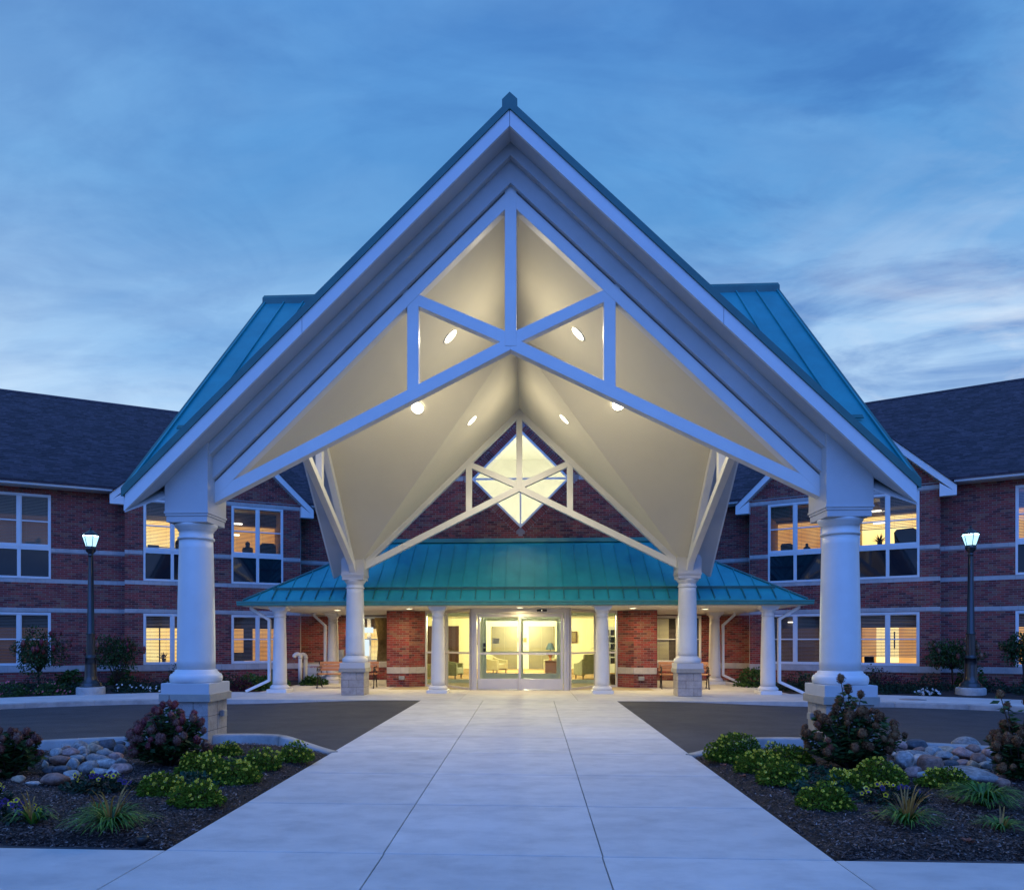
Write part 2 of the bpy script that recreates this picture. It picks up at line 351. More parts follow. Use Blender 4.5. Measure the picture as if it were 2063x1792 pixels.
M['hyd_mix'] = mat('dusky_petal', (0.3, 0.12, 0.12), 0.75, island=0.45, trans=0.2, ramp=[(0.0, (0.12, 0.030, 0.028)), (0.5, (0.22, 0.070, 0.060)), (1.0, (0.22, 0.14, 0.09))])
M['viola'] = mat('yellow_petal', (0.62, 0.50, 0.05), 0.6, island=0.2, trans=0.25, ramp=[(0.0, (0.70, 0.50, 0.01)), (0.9, (0.85, 0.68, 0.02)), (1.0, (0.80, 0.72, 0.20))])
M['purple'] = mat('purple_petal', (0.06, 0.02, 0.14), 0.6, island=0.4, trans=0.2)
M['violad'] = mat('dark_petal', (0.02, 0.01, 0.015), 0.7)
M['whitep'] = mat('white_petal', (0.70, 0.70, 0.70), 0.6, trans=0.2)
M['pinkp'] = mat('zinnia_petal', (0.60, 0.12, 0.16), 0.6, trans=0.2)
M['leafb'] = mat('fallen_leaf', (0.22, 0.07, 0.04), 0.8, island=0.5)
RC = {'p': ((0.52, 0.31, 0.26), (0.36, 0.23, 0.20), 'pinkish grey'), 'g': ((0.34, 0.32, 0.29), (0.22, 0.21, 0.20), 'mid grey'),
      't': ((0.55, 0.41, 0.27), (0.38, 0.28, 0.20), 'tan'), 'd': ((0.12, 0.13, 0.14), (0.085, 0.09, 0.10), 'dark slate'),
      'b': ((0.44, 0.44, 0.41), (0.29, 0.30, 0.29), 'pale blue-grey'), 'r': ((0.38, 0.21, 0.15), (0.25, 0.15, 0.12), 'reddish brown'),
      'w': ((0.60, 0.56, 0.50), (0.40, 0.38, 0.35), 'speckled whitish')}
for k, (a, b, n) in RC.items(): M['rock_' + k] = mat('granite_' + n.replace(' ', '_').replace('-', '_'), a, 0.75, b, 9.0, bump=0.9, bscale=45, var=0.32, stain=(0.55, 0.52, 0.50), sscale=14)
M['lamp_disc'] = emit('lamp_disc', (1.0, 0.90, 0.66), 9.0)
M['soffit_disc'] = emit('soffit_disc', (1.0, 0.88, 0.55), 6.0)
M['lantern'] = emit('lantern_glow', (0.55, 0.86, 1.0), 30.0)
M['lobbywall'] = mat('lobby_wall', (0.80, 0.76, 0.50), 0.8, (0.77, 0.72, 0.46), 1.0)
M['lobbyceil'] = mat('lobby_ceiling', (0.80, 0.80, 0.70), 0.8)
M['inner'] = mat('inner_door_tint', (0.66, 0.78, 0.62), 0.4)  # white paint with the greenish lobby light put into its colour
M['carpet'] = mat('lobby_carpet', (0.40, 0.24, 0.08), 0.95, (0.28, 0.17, 0.07), 7.0, lo=0.45, hi=0.55)
M['tile'] = mat('lobby_tile', (0.44, 0.36, 0.24), 0.5, (0.38, 0.31, 0.2), 3.0)
M['elevator'] = mat('elevator_metal', (0.20, 0.17, 0.10), 0.45, metal=0.4)
M['uphol'] = mat('upholstery', (0.46, 0.40, 0.22), 0.9, (0.40, 0.34, 0.19), 12.0, bump=0.2, bscale=90)
M['upholg'] = mat('green_upholstery', (0.30, 0.30, 0.17), 0.9, (0.24, 0.24, 0.14), 12.0)
M['bluegray'] = mat('lamp_shade_cloth', (0.05, 0.08, 0.09), 0.8)
M['brass'] = mat('copper', (0.35, 0.15, 0.08), 0.3, metal=0.8)
M['curtain'] = mat('curtain_cloth', (0.34, 0.26, 0.13), 0.9, (0.22, 0.17, 0.08), 9.0, trans=0.2)
M['room'] = mat('room_wall', (0.5, 0.42, 0.3), 0.9)
M['shade_block'] = mat('painted_room_shade', (0.10, 0.07, 0.07), 0.9)  # dark colour painting the dim upper part of the rooms
M['roomdark'] = mat('dim_room', (0.03, 0.028, 0.03), 0.9)  # dark copy of room_wall; the unlit rooms' dimness is in the colour
M['silh'] = mat('furniture_shadow', (0.02, 0.015, 0.01), 0.8)  # near-black furniture, the backlit shade put into the colour
M['lit1'] = emit('lit_room_amber', (0.95, 0.42, 0.10), 1.1, (1.0, 0.62, 0.20), 0.9)  # room walls glow themselves, lamplight put into their colour
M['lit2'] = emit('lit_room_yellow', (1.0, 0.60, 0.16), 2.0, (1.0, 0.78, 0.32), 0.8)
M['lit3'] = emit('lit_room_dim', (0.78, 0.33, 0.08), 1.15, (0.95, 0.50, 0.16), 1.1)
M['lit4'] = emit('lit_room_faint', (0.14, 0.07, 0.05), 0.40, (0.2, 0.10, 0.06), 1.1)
M['litd'] = emit('glowing_doorway', (1.0, 0.74, 0.30), 1.9)  # doorway panel glows itself in place of light from beyond
M['tube'] = emit('ceiling_tube', (1.0, 0.92, 0.72), 5)
M['frosted'] = emit('frosted_lantern_glass', (0.42, 0.78, 1.0), 1.7)
M['diamond'] = mat('upper_lobby_wall', (0.80, 0.80, 0.68), 0.8)

# ================================================================ ground, road, path, kerbs
def sstep(a, b, x):
    t = max(0.0, min(1.0, (x - a) / (b - a))); return t * t * (3 - 2 * t)
def polyat(P, x):
    for (a, b) in zip(P, P[1:]):
        if a[0] <= x <= b[0]: return a[1] + (b[1] - a[1]) * (x - a[0]) / (b[0] - a[0])
    return P[0][1] if x < P[0][0] else P[-1][1]
def curve_pts(P, n):
    """n points per span, rounded a little (Catmull-Rom)"""
    out = []
    for i in range(len(P) - 1):
        p0 = Vector(P[max(i - 1, 0)]); p1 = Vector(P[i]); p2 = Vector(P[i + 1]); p3 = Vector(P[min(i + 2, len(P) - 1)])
        for k in range(n):
            t = k / n
            out.append(0.5 * ((2 * p1) + (p2 - p0) * t + (2 * p0 - 5 * p1 + 4 * p2 - p3) * t * t + (3 * p1 - p0 - 3 * p2 + p3) * t ** 3))
    out.append(Vector(P[-1])); return out
g = MB(); g.quad((-300, -150, -0.30), (300, -150, -0.30), (300, 450, -0.30), (-300, 450, -0.30))
g.build('ground', M['ground'], kind='structure')
# road: one crowned sheet, level with the path in the middle, a kerb's depth lower beyond
def road_z(x, y): return -0.006 - (0.05 if abs(x) < 2.1 and y < 17.2 else 0) - 0.115 * sstep(3.0, 7.5, abs(x)) * sstep(10.5, 15.0, y + 0.35 * max(0, abs(x) - 8))
r = MB(); xs = [x * 0.5 for x in range(-60, 61)]; ys = [4.0 + 0.5 * k for k in range(28)]
for y in ys:
    for x in xs: r.v.append((x, y, road_z(x, y)))
nx = len(xs)
for j in range(len(ys) - 1):
    for i in range(nx - 1): r.f.append((j * nx + i, j * nx + i + 1, (j + 1) * nx + i + 1, (j + 1) * nx + i)); r.sm.append(True)
r.build('road', M['asphalt'], kind='structure')

path = structure('path')
px = lambda y: 2.27 + 0.009 * (y - 4.8)
rows = [4.86, 6.33, 7.80, 9.27, 10.75, 12.2, 13.7, 15.2, 16.4, 17.5]
def slab(poly, z1, parent, name='slab', m='concrete', z0=-0.12, gap=0.004, bevel=0.003):
    """poly ccw of (x,y); a slab with a tooled edge"""
    c = Vector((sum(p[0] for p in poly) / len(poly), sum(p[1] for p in poly) / len(poly)))
    def ins(d):
        out = []
        n = len(poly)
        for i in range(n):
            p = Vector(poly[i]); a = (p - Vector(poly[i - 1])).normalized(); b = (Vector(poly[(i + 1) % n]) - p).normalized()
            na = Vector((-a.y, a.x)); nb = Vector((-b.y, b.x)); k = na + nb; k = k / max(0.4, k.dot(na)) if k.length > 1e-6 else na
            out.append(p + k * d)
        return out
    z = z1 if callable(z1) else (lambda x, y: z1)
    lo = ins(gap); hi = ins(gap + bevel); b = MB(); n = len(poly)
    b.v += [(p.x, p.y, z0) for p in lo] + [(p.x, p.y, z(p.x, p.y) - bevel) for p in lo] + [(p.x, p.y, z(p.x, p.y)) for p in hi]
    b.f.append(tuple(range(2 * n, 3 * n))); b.sm.append(False)
    for q in (0, n):
        for i in range(n): b.f.append((q + i, q + (i + 1) % n, q + n + (i + 1) % n, q + n + i)); b.sm.append(False)
    return b.build(name, M[m], parent)
for a, b_ in zip(rows, rows[1:]):
    xa, xb = px(a), px(b_); m_ = lambda y: 0.74 + 0.009 * (y - 4.2)
    for (l0, r0, l1, r1) in ((-xa, -m_(a), -xb, -m_(b_)), (-m_(a), m_(a), -m_(b_), m_(b_)), (m_(a), xa, m_(b_), xb)):
        slab([(l0, a + .004), (r0, a + .004), (r1, b_ - .004), (l1, b_ - .004)], 0.0, path)
# foreground walk crossing in front of the beds
for i, (x0, x1) in enumerate([(-12, -7.5), (-7.5, -4.2), (-4.2, -2.27), (2.27, 4.2), (4.2, 7.5), (7.5, 12)]):
    for y0, y1 in ((4.35, 4.86), (2.8, 4.35)) if abs(x0) + abs(x1) < 8 and False else ((2.6, 4.86),):
        slab([(x0, y0), (x1, y0), (x1, y1 + (0.02 if i == 0 else 0)), (x0, y1)], 0.0, path)
for (l0, r0) in ((-2.27, -0.74), (-0.74, 0.74), (0.74, 2.27)):
    slab([(l0, 3.30), (r0, 3.30), (r0, 4.86), (l0, 4.86)], 0.0, path)
    slab([(l0, 1.2), (r0, 1.2), (r0, 3.30), (l0, 3.30)], 0.0, path)
b = MB()
b.quad((-12, -3, -0.08), (12, -3, -0.08), (12, 4.86, -0.08), (-12, 4.86, -0.08))
b.build('path_base', M['joint'], kind='structure')

# porch floor slabs and the sidewalks curving to both sides (low kerb face towards the road)
porch_floor = structure('porch_floor')
for (x0, x1) in [(-7.4, -5.0), (-5.0, -3.2), (-3.2, -1.45), (-1.45, 1.45), (1.45, 3.2), (3.2, 5.0), (5.0, 7.4)]:
    for (y0, y1) in [(17.5, 19.1), (19.1, 21.3), (21.3, 23.6), (23.6, 26.6)]:
        slab([(x0, y0), (x1, y0), (x1, y1), (x0, y1)], 0.0, porch_floor, z0=-0.2)
sidewalk = structure('sidewalk')
FR = [(7.4, 17.5), (8.9, 17.45), (10.3, 16.95), (11.5, 16.2), (13.0, 14.9), (15.2, 12.9), (17.5, 10.6)]
BK = [(7.4, 20.05), (9.0, 20.0), (10.3, 19.65), (11.9, 18.75), (13.4, 17.5), (15.6, 15.4), (19.0, 12.4)]
for sgn in (-1, 1):
    f2 = curve_pts(FR, 2); b2 = curve_pts(BK, 2)
    for i in range(0, len(f2) - 1, 2):
        ids = [i, i + 1, i + 2] if i + 2 < len(f2) else [i, i + 1]
        fr = [(sgn * f2[k].x, f2[k].y) for k in ids]; bk = [(sgn * b2[k].x, b2[k].y) for k in ids]
        # kerb strip, then the walking slab
        kf = fr; kb = [(p[0] + (q[0] - p[0]) * 0.07, p[1] + (q[1] - p[1]) * 0.07) for p, q in zip(fr, bk)]
        poly = kf + kb[::-1]; poly2 = kb + bk[::-1]
        if sgn < 0: poly = poly[::-1]; poly2 = poly2[::-1]
        slab(poly, 0.0, sidewalk, 'kerb_stone', 'kerb', z0=-0.2, bevel=0.018)
        slab(poly2, 0.0, sidewalk, 'slab', z0=-0.2)
    fr0 = [(sgn * x, 17.5) for x in (2.38, 4.0, 5.7, 7.4)]
b = MB(); b.lathe([(0.30, 0.001), (0.30, 0.006), (0.27, 0.008)], 9.75, 18.3, 28); b.build('manhole_cover', M['galv'], None, label='round grey manhole cover set in the right sidewalk', cat='manhole cover')

# planting islands in front: mulch beds with a rising kerb at the back
KN = [(2.33, 9.17), (2.95, 9.62), (3.45, 9.84), (4.1, 9.82), (5.3, 9.47), (6.3, 9.0), (7.6, 8.2), (9.2, 7.0), (11.5, 5.0)]
for sgn in (-1, 1):
    k = structure('kerb')
    pts = curve_pts(KN, 4)
    groups = [(0, 6), (6, 13), (13, 20), (20, 26), (26, len(pts) - 1)]
    for a, c in groups:
        b = MB(); ring = []
        for i in range(a, c + 1):
            p = pts[i]; t = (pts[min(i + 1, len(pts) - 1)] - pts[max(i - 1, 0)]).normalized(); n = Vector((-t.y, t.x))  # away from the camera side
            if n.y < 0: n = -n
            h = 0.012 + 0.128 * sstep(0, 7, i)
            e = 0.004 * (i == a) - 0.004 * (i == c)
            sec = [(-0.02, -0.1), (-0.01, h - 0.02), (0.012, h), (0.135, h), (0.165, h - 0.03), (0.19, -0.1)]
            ring.append([(sgn * (p.x + t.x * e + n.x * o_), p.y + t.y * e + n.y * o_, z_) for o_, z_ in sec])
        m_ = len(sec_ := ring[0])
        for rg in ring: b.v += rg
        for i in range(len(ring) - 1):
            for j in range(m_ - 1): b.f.append((i * m_ + j, i * m_ + j + 1, (i + 1) * m_ + j + 1, (i + 1) * m_ + j)); b.sm.append(True)
        b.f.append(tuple(range(m_))); b.sm.append(False); b.f.append(tuple((len(ring) - 1) * m_ + j for j in range(m_))); b.sm.append(False)
        b.build('kerb_stone', M['kerb'], k)
    # bed surface (height field), and the bark on it
    def inside(x, y): return y > 4.90 and y < polyat(KN, x) - 0.0 and x > px(y) + 0.0
    def bz(x, y):
        e = min(y - 4.88, polyat(KN, x) - y, (x - px(y)) * 1.2)
        return -0.03 + 0.075 * sstep(-0.05, 0.25, e) + 0.012 * sin(x * 5.1 + sgn) * sin(y * 4.3) * sstep(0, .4, e)
    b = MB(); n = 64; xs = [2.2 + 9.5 * (i / n) for i in range(n + 1)]; ys = [4.80 + 5.2 * (j / 44) for j in range(45)]
    idx = {}
    for j, y in enumerate(ys):
        for i, x in enumerate(xs):
            idx[i, j] = len(b.v); b.v.append((sgn * max(x, px(y) - 0.01), y, bz(x, y)))
    for j in range(44):
        for i in range(n):
            x, y = xs[i], ys[j]
            if y < polyat(KN, x) + 0.12 or y < polyat(KN, xs[i + 1]):
                if y > 4.79: b.f.append((idx[i, j], idx[i + 1, j], idx[i + 1, j + 1], idx[i, j + 1])); b.sm.append(True)
    b.build('planting_bed', M['soil'], kind='structure')
    b = MB(); rnd = random.Random(11 + sgn)
    for q in range(75000):
        y = 4.92 + (rnd.random() ** 1.35) * 4.9; x = px(y) + 0.03 + rnd.random() * (1.2 + 0.62 * y)
        if not inside(x, y): continue
        L_ = rnd.uniform(0.004, 0.015); w_ = L_ * rnd.uniform(0.25, 0.6); a = rnd.random() * pi; tl = rnd.gauss(0, 0.28); ro = rnd.gauss(0, 0.4)
        d = Vector((cos(a) * cos(tl), sin(a) * cos(tl), sin(tl))) * L_ ; s_ = Vector((-sin(a) * cos(ro), cos(a) * cos(ro), sin(ro))) * w_
        c = Vector((sgn * x, y, bz(x, y) + rnd.uniform(0.004, 0.014)))
        b.v += [tuple(c - d - s_), tuple(c + d - s_ * 0.6), tuple(c + d + s_), tuple(c - d + s_ * 0.7)]; q0 = len(b.v) - 4
        b.f.append((q0, q0 + 1, q0 + 2, q0 + 3)); b.sm.append(False)
    b.build('bark_mulch', M['mulch'], kind='stuff')
# far beds behind the sidewalks
for sgn in (-1, 1):
    b = MB(); bk = curve_pts(BK, 2); pts = [(sgn * p.x, p.y, -0.04) for p in bk]
    P = pts + [(sgn * 20, 20, 0.1), (sgn * 13.4, 23.6, 0.1), (sgn * 7.4, 26.4, 0.05), (sgn * 7.4, 20.05, -0.04)]
    c0 = (sgn * 11.5, 21.5, 0.07); b.v = [c0] + P
    for i in range(1, len(P)): b.f.append((0, i, i + 1)); b.sm.append(True)
    b.build('far_planting_bed', M['soil'], kind='structure')

# ================================================================ drive-through canopy
YC = 14.64; EX, EY = 5.2, 5.24; MX = 5.0 / EX; MY = 5.0 / EY; ZR = 8.48
zx = lambda x: ZR - MX * abs(x)
zy = lambda y: ZR - MY * abs(y - YC)
canopy = thing('entrance_canopy', 'tall white cross-gabled canopy with teal metal roof spanning the drive on four round columns', 'canopy', (0, YC, 0))
def G(k, a, out, z):
    """gable k (0 front,1 right,2 back,3 left): a along the gable face, out = distance from the centre -> world"""
    return [(a, YC - out, z), (out, YC + a, z), (-a, YC + out, z), (-out, YC - a, z)][k]
def gE(k): return (EX, EY) if k % 2 == 0 else (EY, EX)     # half width of face, distance out
def gz(k, a): return ZR - 5.0 / gE(k)[0] * abs(a)
COLX, COLY = 4.46, 4.68
for k in range(4):
    hw, out = gE(k); sl = 5.0 / hw
    for s in (-1, 1):
        # standing-seam panels: strips running down the slope
        n = 13; step = out / n
        for i in range(n):
            o0, o1 = out - i * step, out - (i + 1) * step
            x0, x1 = hw * o0 / out, hw * o1 / out
            b = MB()
            top = [G(k, 0, o0, ZR), G(k, s * x0, o0, ZR - sl * x0), G(k, s * x1, o1, ZR - sl * x1), G(k, 0, o1, ZR)]
            b.prism(top, (0, 0, -0.035))
            # seam on the outer edge of each panel
            oo = o0 - 0.012
            a0, a1 = 0.06, max(0.08, hw * oo / out)
            P = [G(k, s * a0, oo, ZR - sl * a0 + 0.001), G(k, s * a1, oo, ZR - sl * a1 + 0.001), G(k, s * a1, oo, ZR - sl * a1 + 0.045), G(k, s * a0, oo, ZR - sl * a0 + 0.045)]
            Q = [G(k, s * a0, oo - 0.022, 0), G(k, s * a1, oo - 0.022, 0)]
            v = (Q[0][0] - P[0][0], Q[0][1] - P[0][1], 0)
            b.prism(P, v)
            b.build('roof_panel', M['teal'], canopy)
        def rake(name, m, o0, o1, za, zb, a_in=0.0, a_out=None, bev=0):
            """board along the rake between distances o0..o1, vertical offsets za..zb under the roof line"""
            aw = hw if a_out is None else a_out
            b = MB(); P = [G(k, s * a_in, o1, gz(k, a_in) - za), G(k, s * aw, o1, gz(k, aw) - za), G(k, s * aw, o1, gz(k, aw) - zb), G(k, s * a_in, o1, gz(k, a_in) - zb)]
            q0 = G(k, 0, o0, 0); q1 = G(k, 0, o1, 0); b.prism(P, (q0[0] - q1[0], q0[1] - q1[1], 0)); return b.build(name, m, canopy)
        rake('rake_trim', M['teal_dark'], out - 0.02, out + 0.035, -0.03, 0.085, 0.0, hw + 0.0)
        rake('fascia', M['whitepaint'], out - 0.03, out + 0.012, 0.087, 0.300, 0.003, hw * 0.53 - .003); rake('fascia', M['whitepaint'], out - 0.03, out + 0.012, 0.087, 0.300, hw * 0.53 + .003, hw - 0.03)
        # soffit behind the fascia, sloping with the roof
        d1 = 4.94 if k % 2 == 0 else 4.72; inner_a = 4.74 if k % 2 == 0 else 4.96
        b = MB(); P = [G(k, 0, out - 0.03, gz(k, 0) - 0.298), G(k, s * hw, out - 0.03, gz(k, hw) - 0.298), G(k, s * inner_a, d1, gz(k, inner_a) - 0.298), G(k, 0, d1, gz(k, 0) - 0.298)]
        b.prism(P, (0, 0, 0.02)); b.build('soffit_panel', M['white'], canopy)
        # the stepped beam under the roof
        aw = (COLX if k % 2 == 0 else COLY) - 0.29
        rake('beam', M['white'], d1 - 0.30, d1, 0.30, 0.47, 0.0, aw)
        rake('beam_moulding', M['white'], d1 - 0.33, d1 - 0.11, 0.471, 0.775, 0.0, aw)
    # ridge cap
    b = MB(); prof = [(-0.10, -0.10), (-0.10, 0.035), (0, 0.13), (0.10, 0.035), (0.10, -0.10)]
    P = [G(k, a, out + 0.03, ZR + z) for a, z in prof]; q0 = G(k, 0, 0.1, 0); q1 = G(k, 0, out + 0.03, 0)
    b.prism(P, (q0[0] - q1[0], q0[1] - q1[1], 0)); b.build('ridge_cap', M['teal_dark'], canopy)
    # snow guards low on every slope
    for s in (-1, 1):
        aa = hw * 0.775; b = MB(); o1 = out - 0.16; o0 = hw and out * aa / hw + 0.05
        z = gz(k, aa) + 0.10
        for (oa, ob) in ((o0, o1),):
            P = [G(k, s * (aa - 0.02), oa, z - 0.02), G(k, s * (aa + 0.03), oa, z - 0.07), G(k, s * (aa + 0.04), oa, z - 0.06), G(k, s * (aa - 0.01), oa, z + 0.0)]
            q0 = G(k, 0, ob, 0); q1 = G(k, 0, oa, 0); b.prism(P, (q0[0] - q1[0], q0[1] - q1[1], 0))
        nb = 3
        for i in range(nb):
            oc = o0 + (o1 - o0) * (i + 0.5) / nb; p = G(k, s * aa, oc, 0)
            b.box(p[0] - 0.015, p[1] - 0.015, gz(k, aa) - 0.02, p[0] + 0.015, p[1] + 0.015, z - 0.03)
        b.build('snow_guard', M['teal_dark'], canopy)
# vaulted ceiling: eight plaster panels
CZ = ZR - 0.83; IX, IY = 4.42, 4.64
def ceil_panel(P): b = MB(); b.prism(P, (0, 0, 0.03)); b.build('ceiling_panel', M['cream'], canopy)
for sy in (-1, 1):
    for s in (-1, 1):
        ceil_panel([(0, YC, CZ), (s * IX, YC + sy * IY, CZ - MX * IX), (0, YC + sy * IY, CZ)])
        ceil_panel([(0, YC, CZ), (s * IX, YC, CZ), (s * IX, YC + sy * IY, CZ - MX * IX)])
# trusses
def truss(k):
    o = COLY if k % 2 == 0 else COLX
    hw = (COLX if k % 2 == 0 else COLY) - 0.295; sl = 5.0 / gE(k)[0]
    zt = lambda a: ZR - sl * abs(a) - 0.80
    t = bpy.data.objects.new('truss', None); COL.objects.link(t); t.parent = canopy; t.location = G(k, 0, o, 0)
    t.matrix_parent_inverse = wm(canopy).inverted(); WM[t.name] = Matrix.Translation(t.location)
    def member(name, poly, th):
        b = MB(); P = [G(k, a, o + th, z) for a, z in poly]; q0 = G(k, 0, o - th, 0); q1 = G(k, 0, o + th, 0)
        b.prism(P, (q0[0] - q1[0], q0[1] - q1[1], 0)); b.build(name, M['whitepaint'], t, bevel=0.006)
    c = 0.222
    bz0, bze = 5.454, 3.385
    bl = lambda a: bz0 - (bz0 - bze) * abs(a) / hw       # underside of bottom chord
    for s in (-1, 1):
        member('top_chord', [(0, zt(0)), (s * hw, zt(hw)), (s * hw, zt(hw) - c), (0, zt(0) - c)], 0.080)
        member('bottom_chord', [(0, bz0), (s * hw, bze), (s * hw, bze + 0.19), (0, bz0 + 0.185)], 0.077)
        member('web_post', [(s * 1.275, bl(1.275) + 0.08), (s * 1.435, bl(1.435) + 0.08), (s * 1.435, zt(1.435) - 0.02), (s * 1.275, zt(1.275) - 0.02)], 0.074)
        member('web_strut', [(0, 5.50), (s * 1.50, 6.185), (s * 1.50, 6.35), (0, 5.685)], 0.071)
    member('king_post', [(-0.08, bz0 + 0.05), (0.08, bz0 + 0.05), (0.08, zt(0) + 0.02), (0, zt(0) + 0.10), (-0.08, zt(0) + 0.02)], 0.083)
for k in range(4): truss(k)
# round columns on block pedestals
SH = [(0.335, 0.87), (0.345, 0.885), (0.352, 0.92), (0.35, 0.955), (0.335, 0.985), (0.305, 0.998), (0.305, 1.012), (0.285, 1.018), (0.282, 1.04), (0.262, 1.05)]
def shaft_prof(zb, zt, rb, rt, n=14):
    out = []
    for i in range(n + 1):
        t = i / n; e = rb - (rb - rt) * (t ** 1.6); out.append((e, zb + (zt - zb) * t))
    return out
ped = []
for sx_ in (-1, 1):
    for sy in (-1, 1):
        x, y = sx_ * COLX, YC + sy * COLY
        c = bpy.data.objects.new('column', None); COL.objects.link(c); c.parent = canopy; c.location = (x, y, 0)
        c.matrix_parent_inverse = wm(canopy).inverted(); WM[c.name] = Matrix.Translation((x, y, 0))
        hb = 0.31
        b = MB(); b.box(x - hb + 0.008, y - hb + 0.008, -0.1, x + hb - 0.008, y + hb - 0.008, 0.60); b.build('pedestal_core', M['joint'], c)
        zs = [-0.06, 0.005, 0.208, 0.411, 0.614]
        for r_ in range(4):
            z0, z1 = zs[r_] + 0.004, zs[r_ + 1] - 0.004
            # each course: blocks pinwheel round the pedestal
            cut = hb - 0.41 + 0.62 - 0.31 if r_ % 2 else -0.10
            cutx = 0.10 if r_ % 2 else -0.10
            g_ = 0.004
            for (x0, x1, y0, y1) in ((-hb, cutx - g_, -hb, -0.005), (cutx + g_, hb, -hb, -0.005), (-hb, -cutx - g_, 0.005, hb), (-cutx + g_, hb, 0.005, hb)):
                b = MB(); b.bbox(x + x0, y + y0, z0, x + x1, y + y1, z1, 0.004); b.build('block', M['cmu'], c)
        b = MB(); b.bbox(x - 0.36, y - 0.36, 0.617, x + 0.36, y + 0.36, 0.722, 0.006); b.build('cap_stone', M['capstone'], c)
        b = MB(); b.bbox(x - 0.34, y - 0.34, 0.722, x + 0.34, y + 0.34, 0.868, 0.006); b.build('plinth', M['white'], c)
        b = MB(); b.lathe(SH, x, y, 48); b.build('base_moulding', M['column'], c)
        b = MB(); b.lathe(shaft_prof(1.048, 2.87, 0.256, 0.226), x, y, 48); b.build('shaft', M['column'], c)
        b = MB(); b.lathe([(0.226, 2.868), (0.245, 2.873), (0.25, 2.888), (0.245, 2.903), (0.228, 2.908), (0.226, 2.99), (0.24, 2.995), (0.242, 3.012), (0.262, 3.03), (0.282, 3.06), (0.287, 3.088)], x, y, 48); b.build('capital', M['column'], c)
        b = MB(); b.box(x - 0.288, y - 0.288, 3.088, x + 0.288, y + 0.288, 3.172); b.box(x - 0.300, y - 0.300, 3.172, x + 0.300, y + 0.300, 3.205); b.box(x - 0.312, y - 0.312, 3.205, x + 0.312, y + 0.312, 3.235); b.build('abacus', M['white'], c, bevel=0.004)
        b = MB(); w_ = 0.302
        xi, xo = COLX - w_, COLX + w_
        P = [(sx_ * xi, y - w_, 3.235), (sx_ * xo, y - w_, 3.235), (sx_ * xo, y - w_, zx(xo) - 0.27), (sx_ * xi, y - w_, zx(xi) - 0.27)]
        b.prism(P, (0, 2 * w_, 0)); b.build('column_block', M['white'], c)
        if sy < 0 or sx_ < 0:
            pass
        if sy < 0:
            b = MB(); xx = x - sx_ * 0.31
            b.bbox(min(xx, xx - sx_ * 0.07), y + 0.05, 0.38, max(xx, xx - sx_ * 0.07), y + 0.17, 0.47, 0.012); b.build('outlet_box', M['galv'], c)
# recessed lights in the vault
def disc_light(name, pos, nrm, rad, energy, parent, m='lamp_disc', color=(1.0, 0.88, 0.62), spread=2.6, trim=True):
    nrm = Vector(nrm).normalized(); q = nrm.to_track_quat('Z', 'Y').to_matrix().to_4x4(); T = Matrix.Translation(pos) @ q
    o = bpy.data.objects.new(name, None); COL.objects.link(o); o.parent = parent; o.location = pos
    o.matrix_parent_inverse = wm(parent).inverted(); WM[o.name] = Matrix.Translation(pos)
    b = MB(); b.lathe([(rad * 0.97, 0.0), (rad * 0.97, 0.008), (rad * 0.5, 0.014), (0.01, 0.016)], seg=28)
    b.v = [tuple(T @ Vector(v)) for v in b.v]; b.build('lens', M[m], o)
    b = MB(); b.lathe([(rad, -0.01), (rad * 1.14, -0.01), (rad * 1.14, 0.010), (rad * 1.0, 0.014)], seg=28, caps=False)
    b.v = [tuple(T @ Vector(v)) for v in b.v]; b.build('trim_ring', M['whitepaint'], o)
    l = bpy.data.lights.new('lamp', 'AREA'); l.shape = 'DISK'; l.size = rad * 1.8; l.energy = energy; l.color = color; l.spread = spread
    lo = bpy.data.objects.new('lamp', l); COL.objects.link(lo); lo.parent = o; lo.matrix_parent_inverse = wm(o).inverted()
    lo.location = Vector(pos) + nrm * 0.03; lo.rotation_euler = (-nrm).to_track_quat('Z', 'Y').to_euler()
    return o
for sx_ in (-1, 1):
    for y in (12.13, 16.78):
        x = 1.08; disc_light('ceiling_light', (sx_ * x, y, CZ - MX * x - 0.002), (-sx_ * MX, 0, -1), 0.135, 46, canopy, spread=3.1)
    for sy in (-1, 1):
        dy = 1.11; disc_light('ceiling_light', (sx_ * 2.2, YC + sy * dy, CZ - MY * dy - 0.002), (0, -sy * MY, -1), 0.135, 46, canopy, spread=3.1)

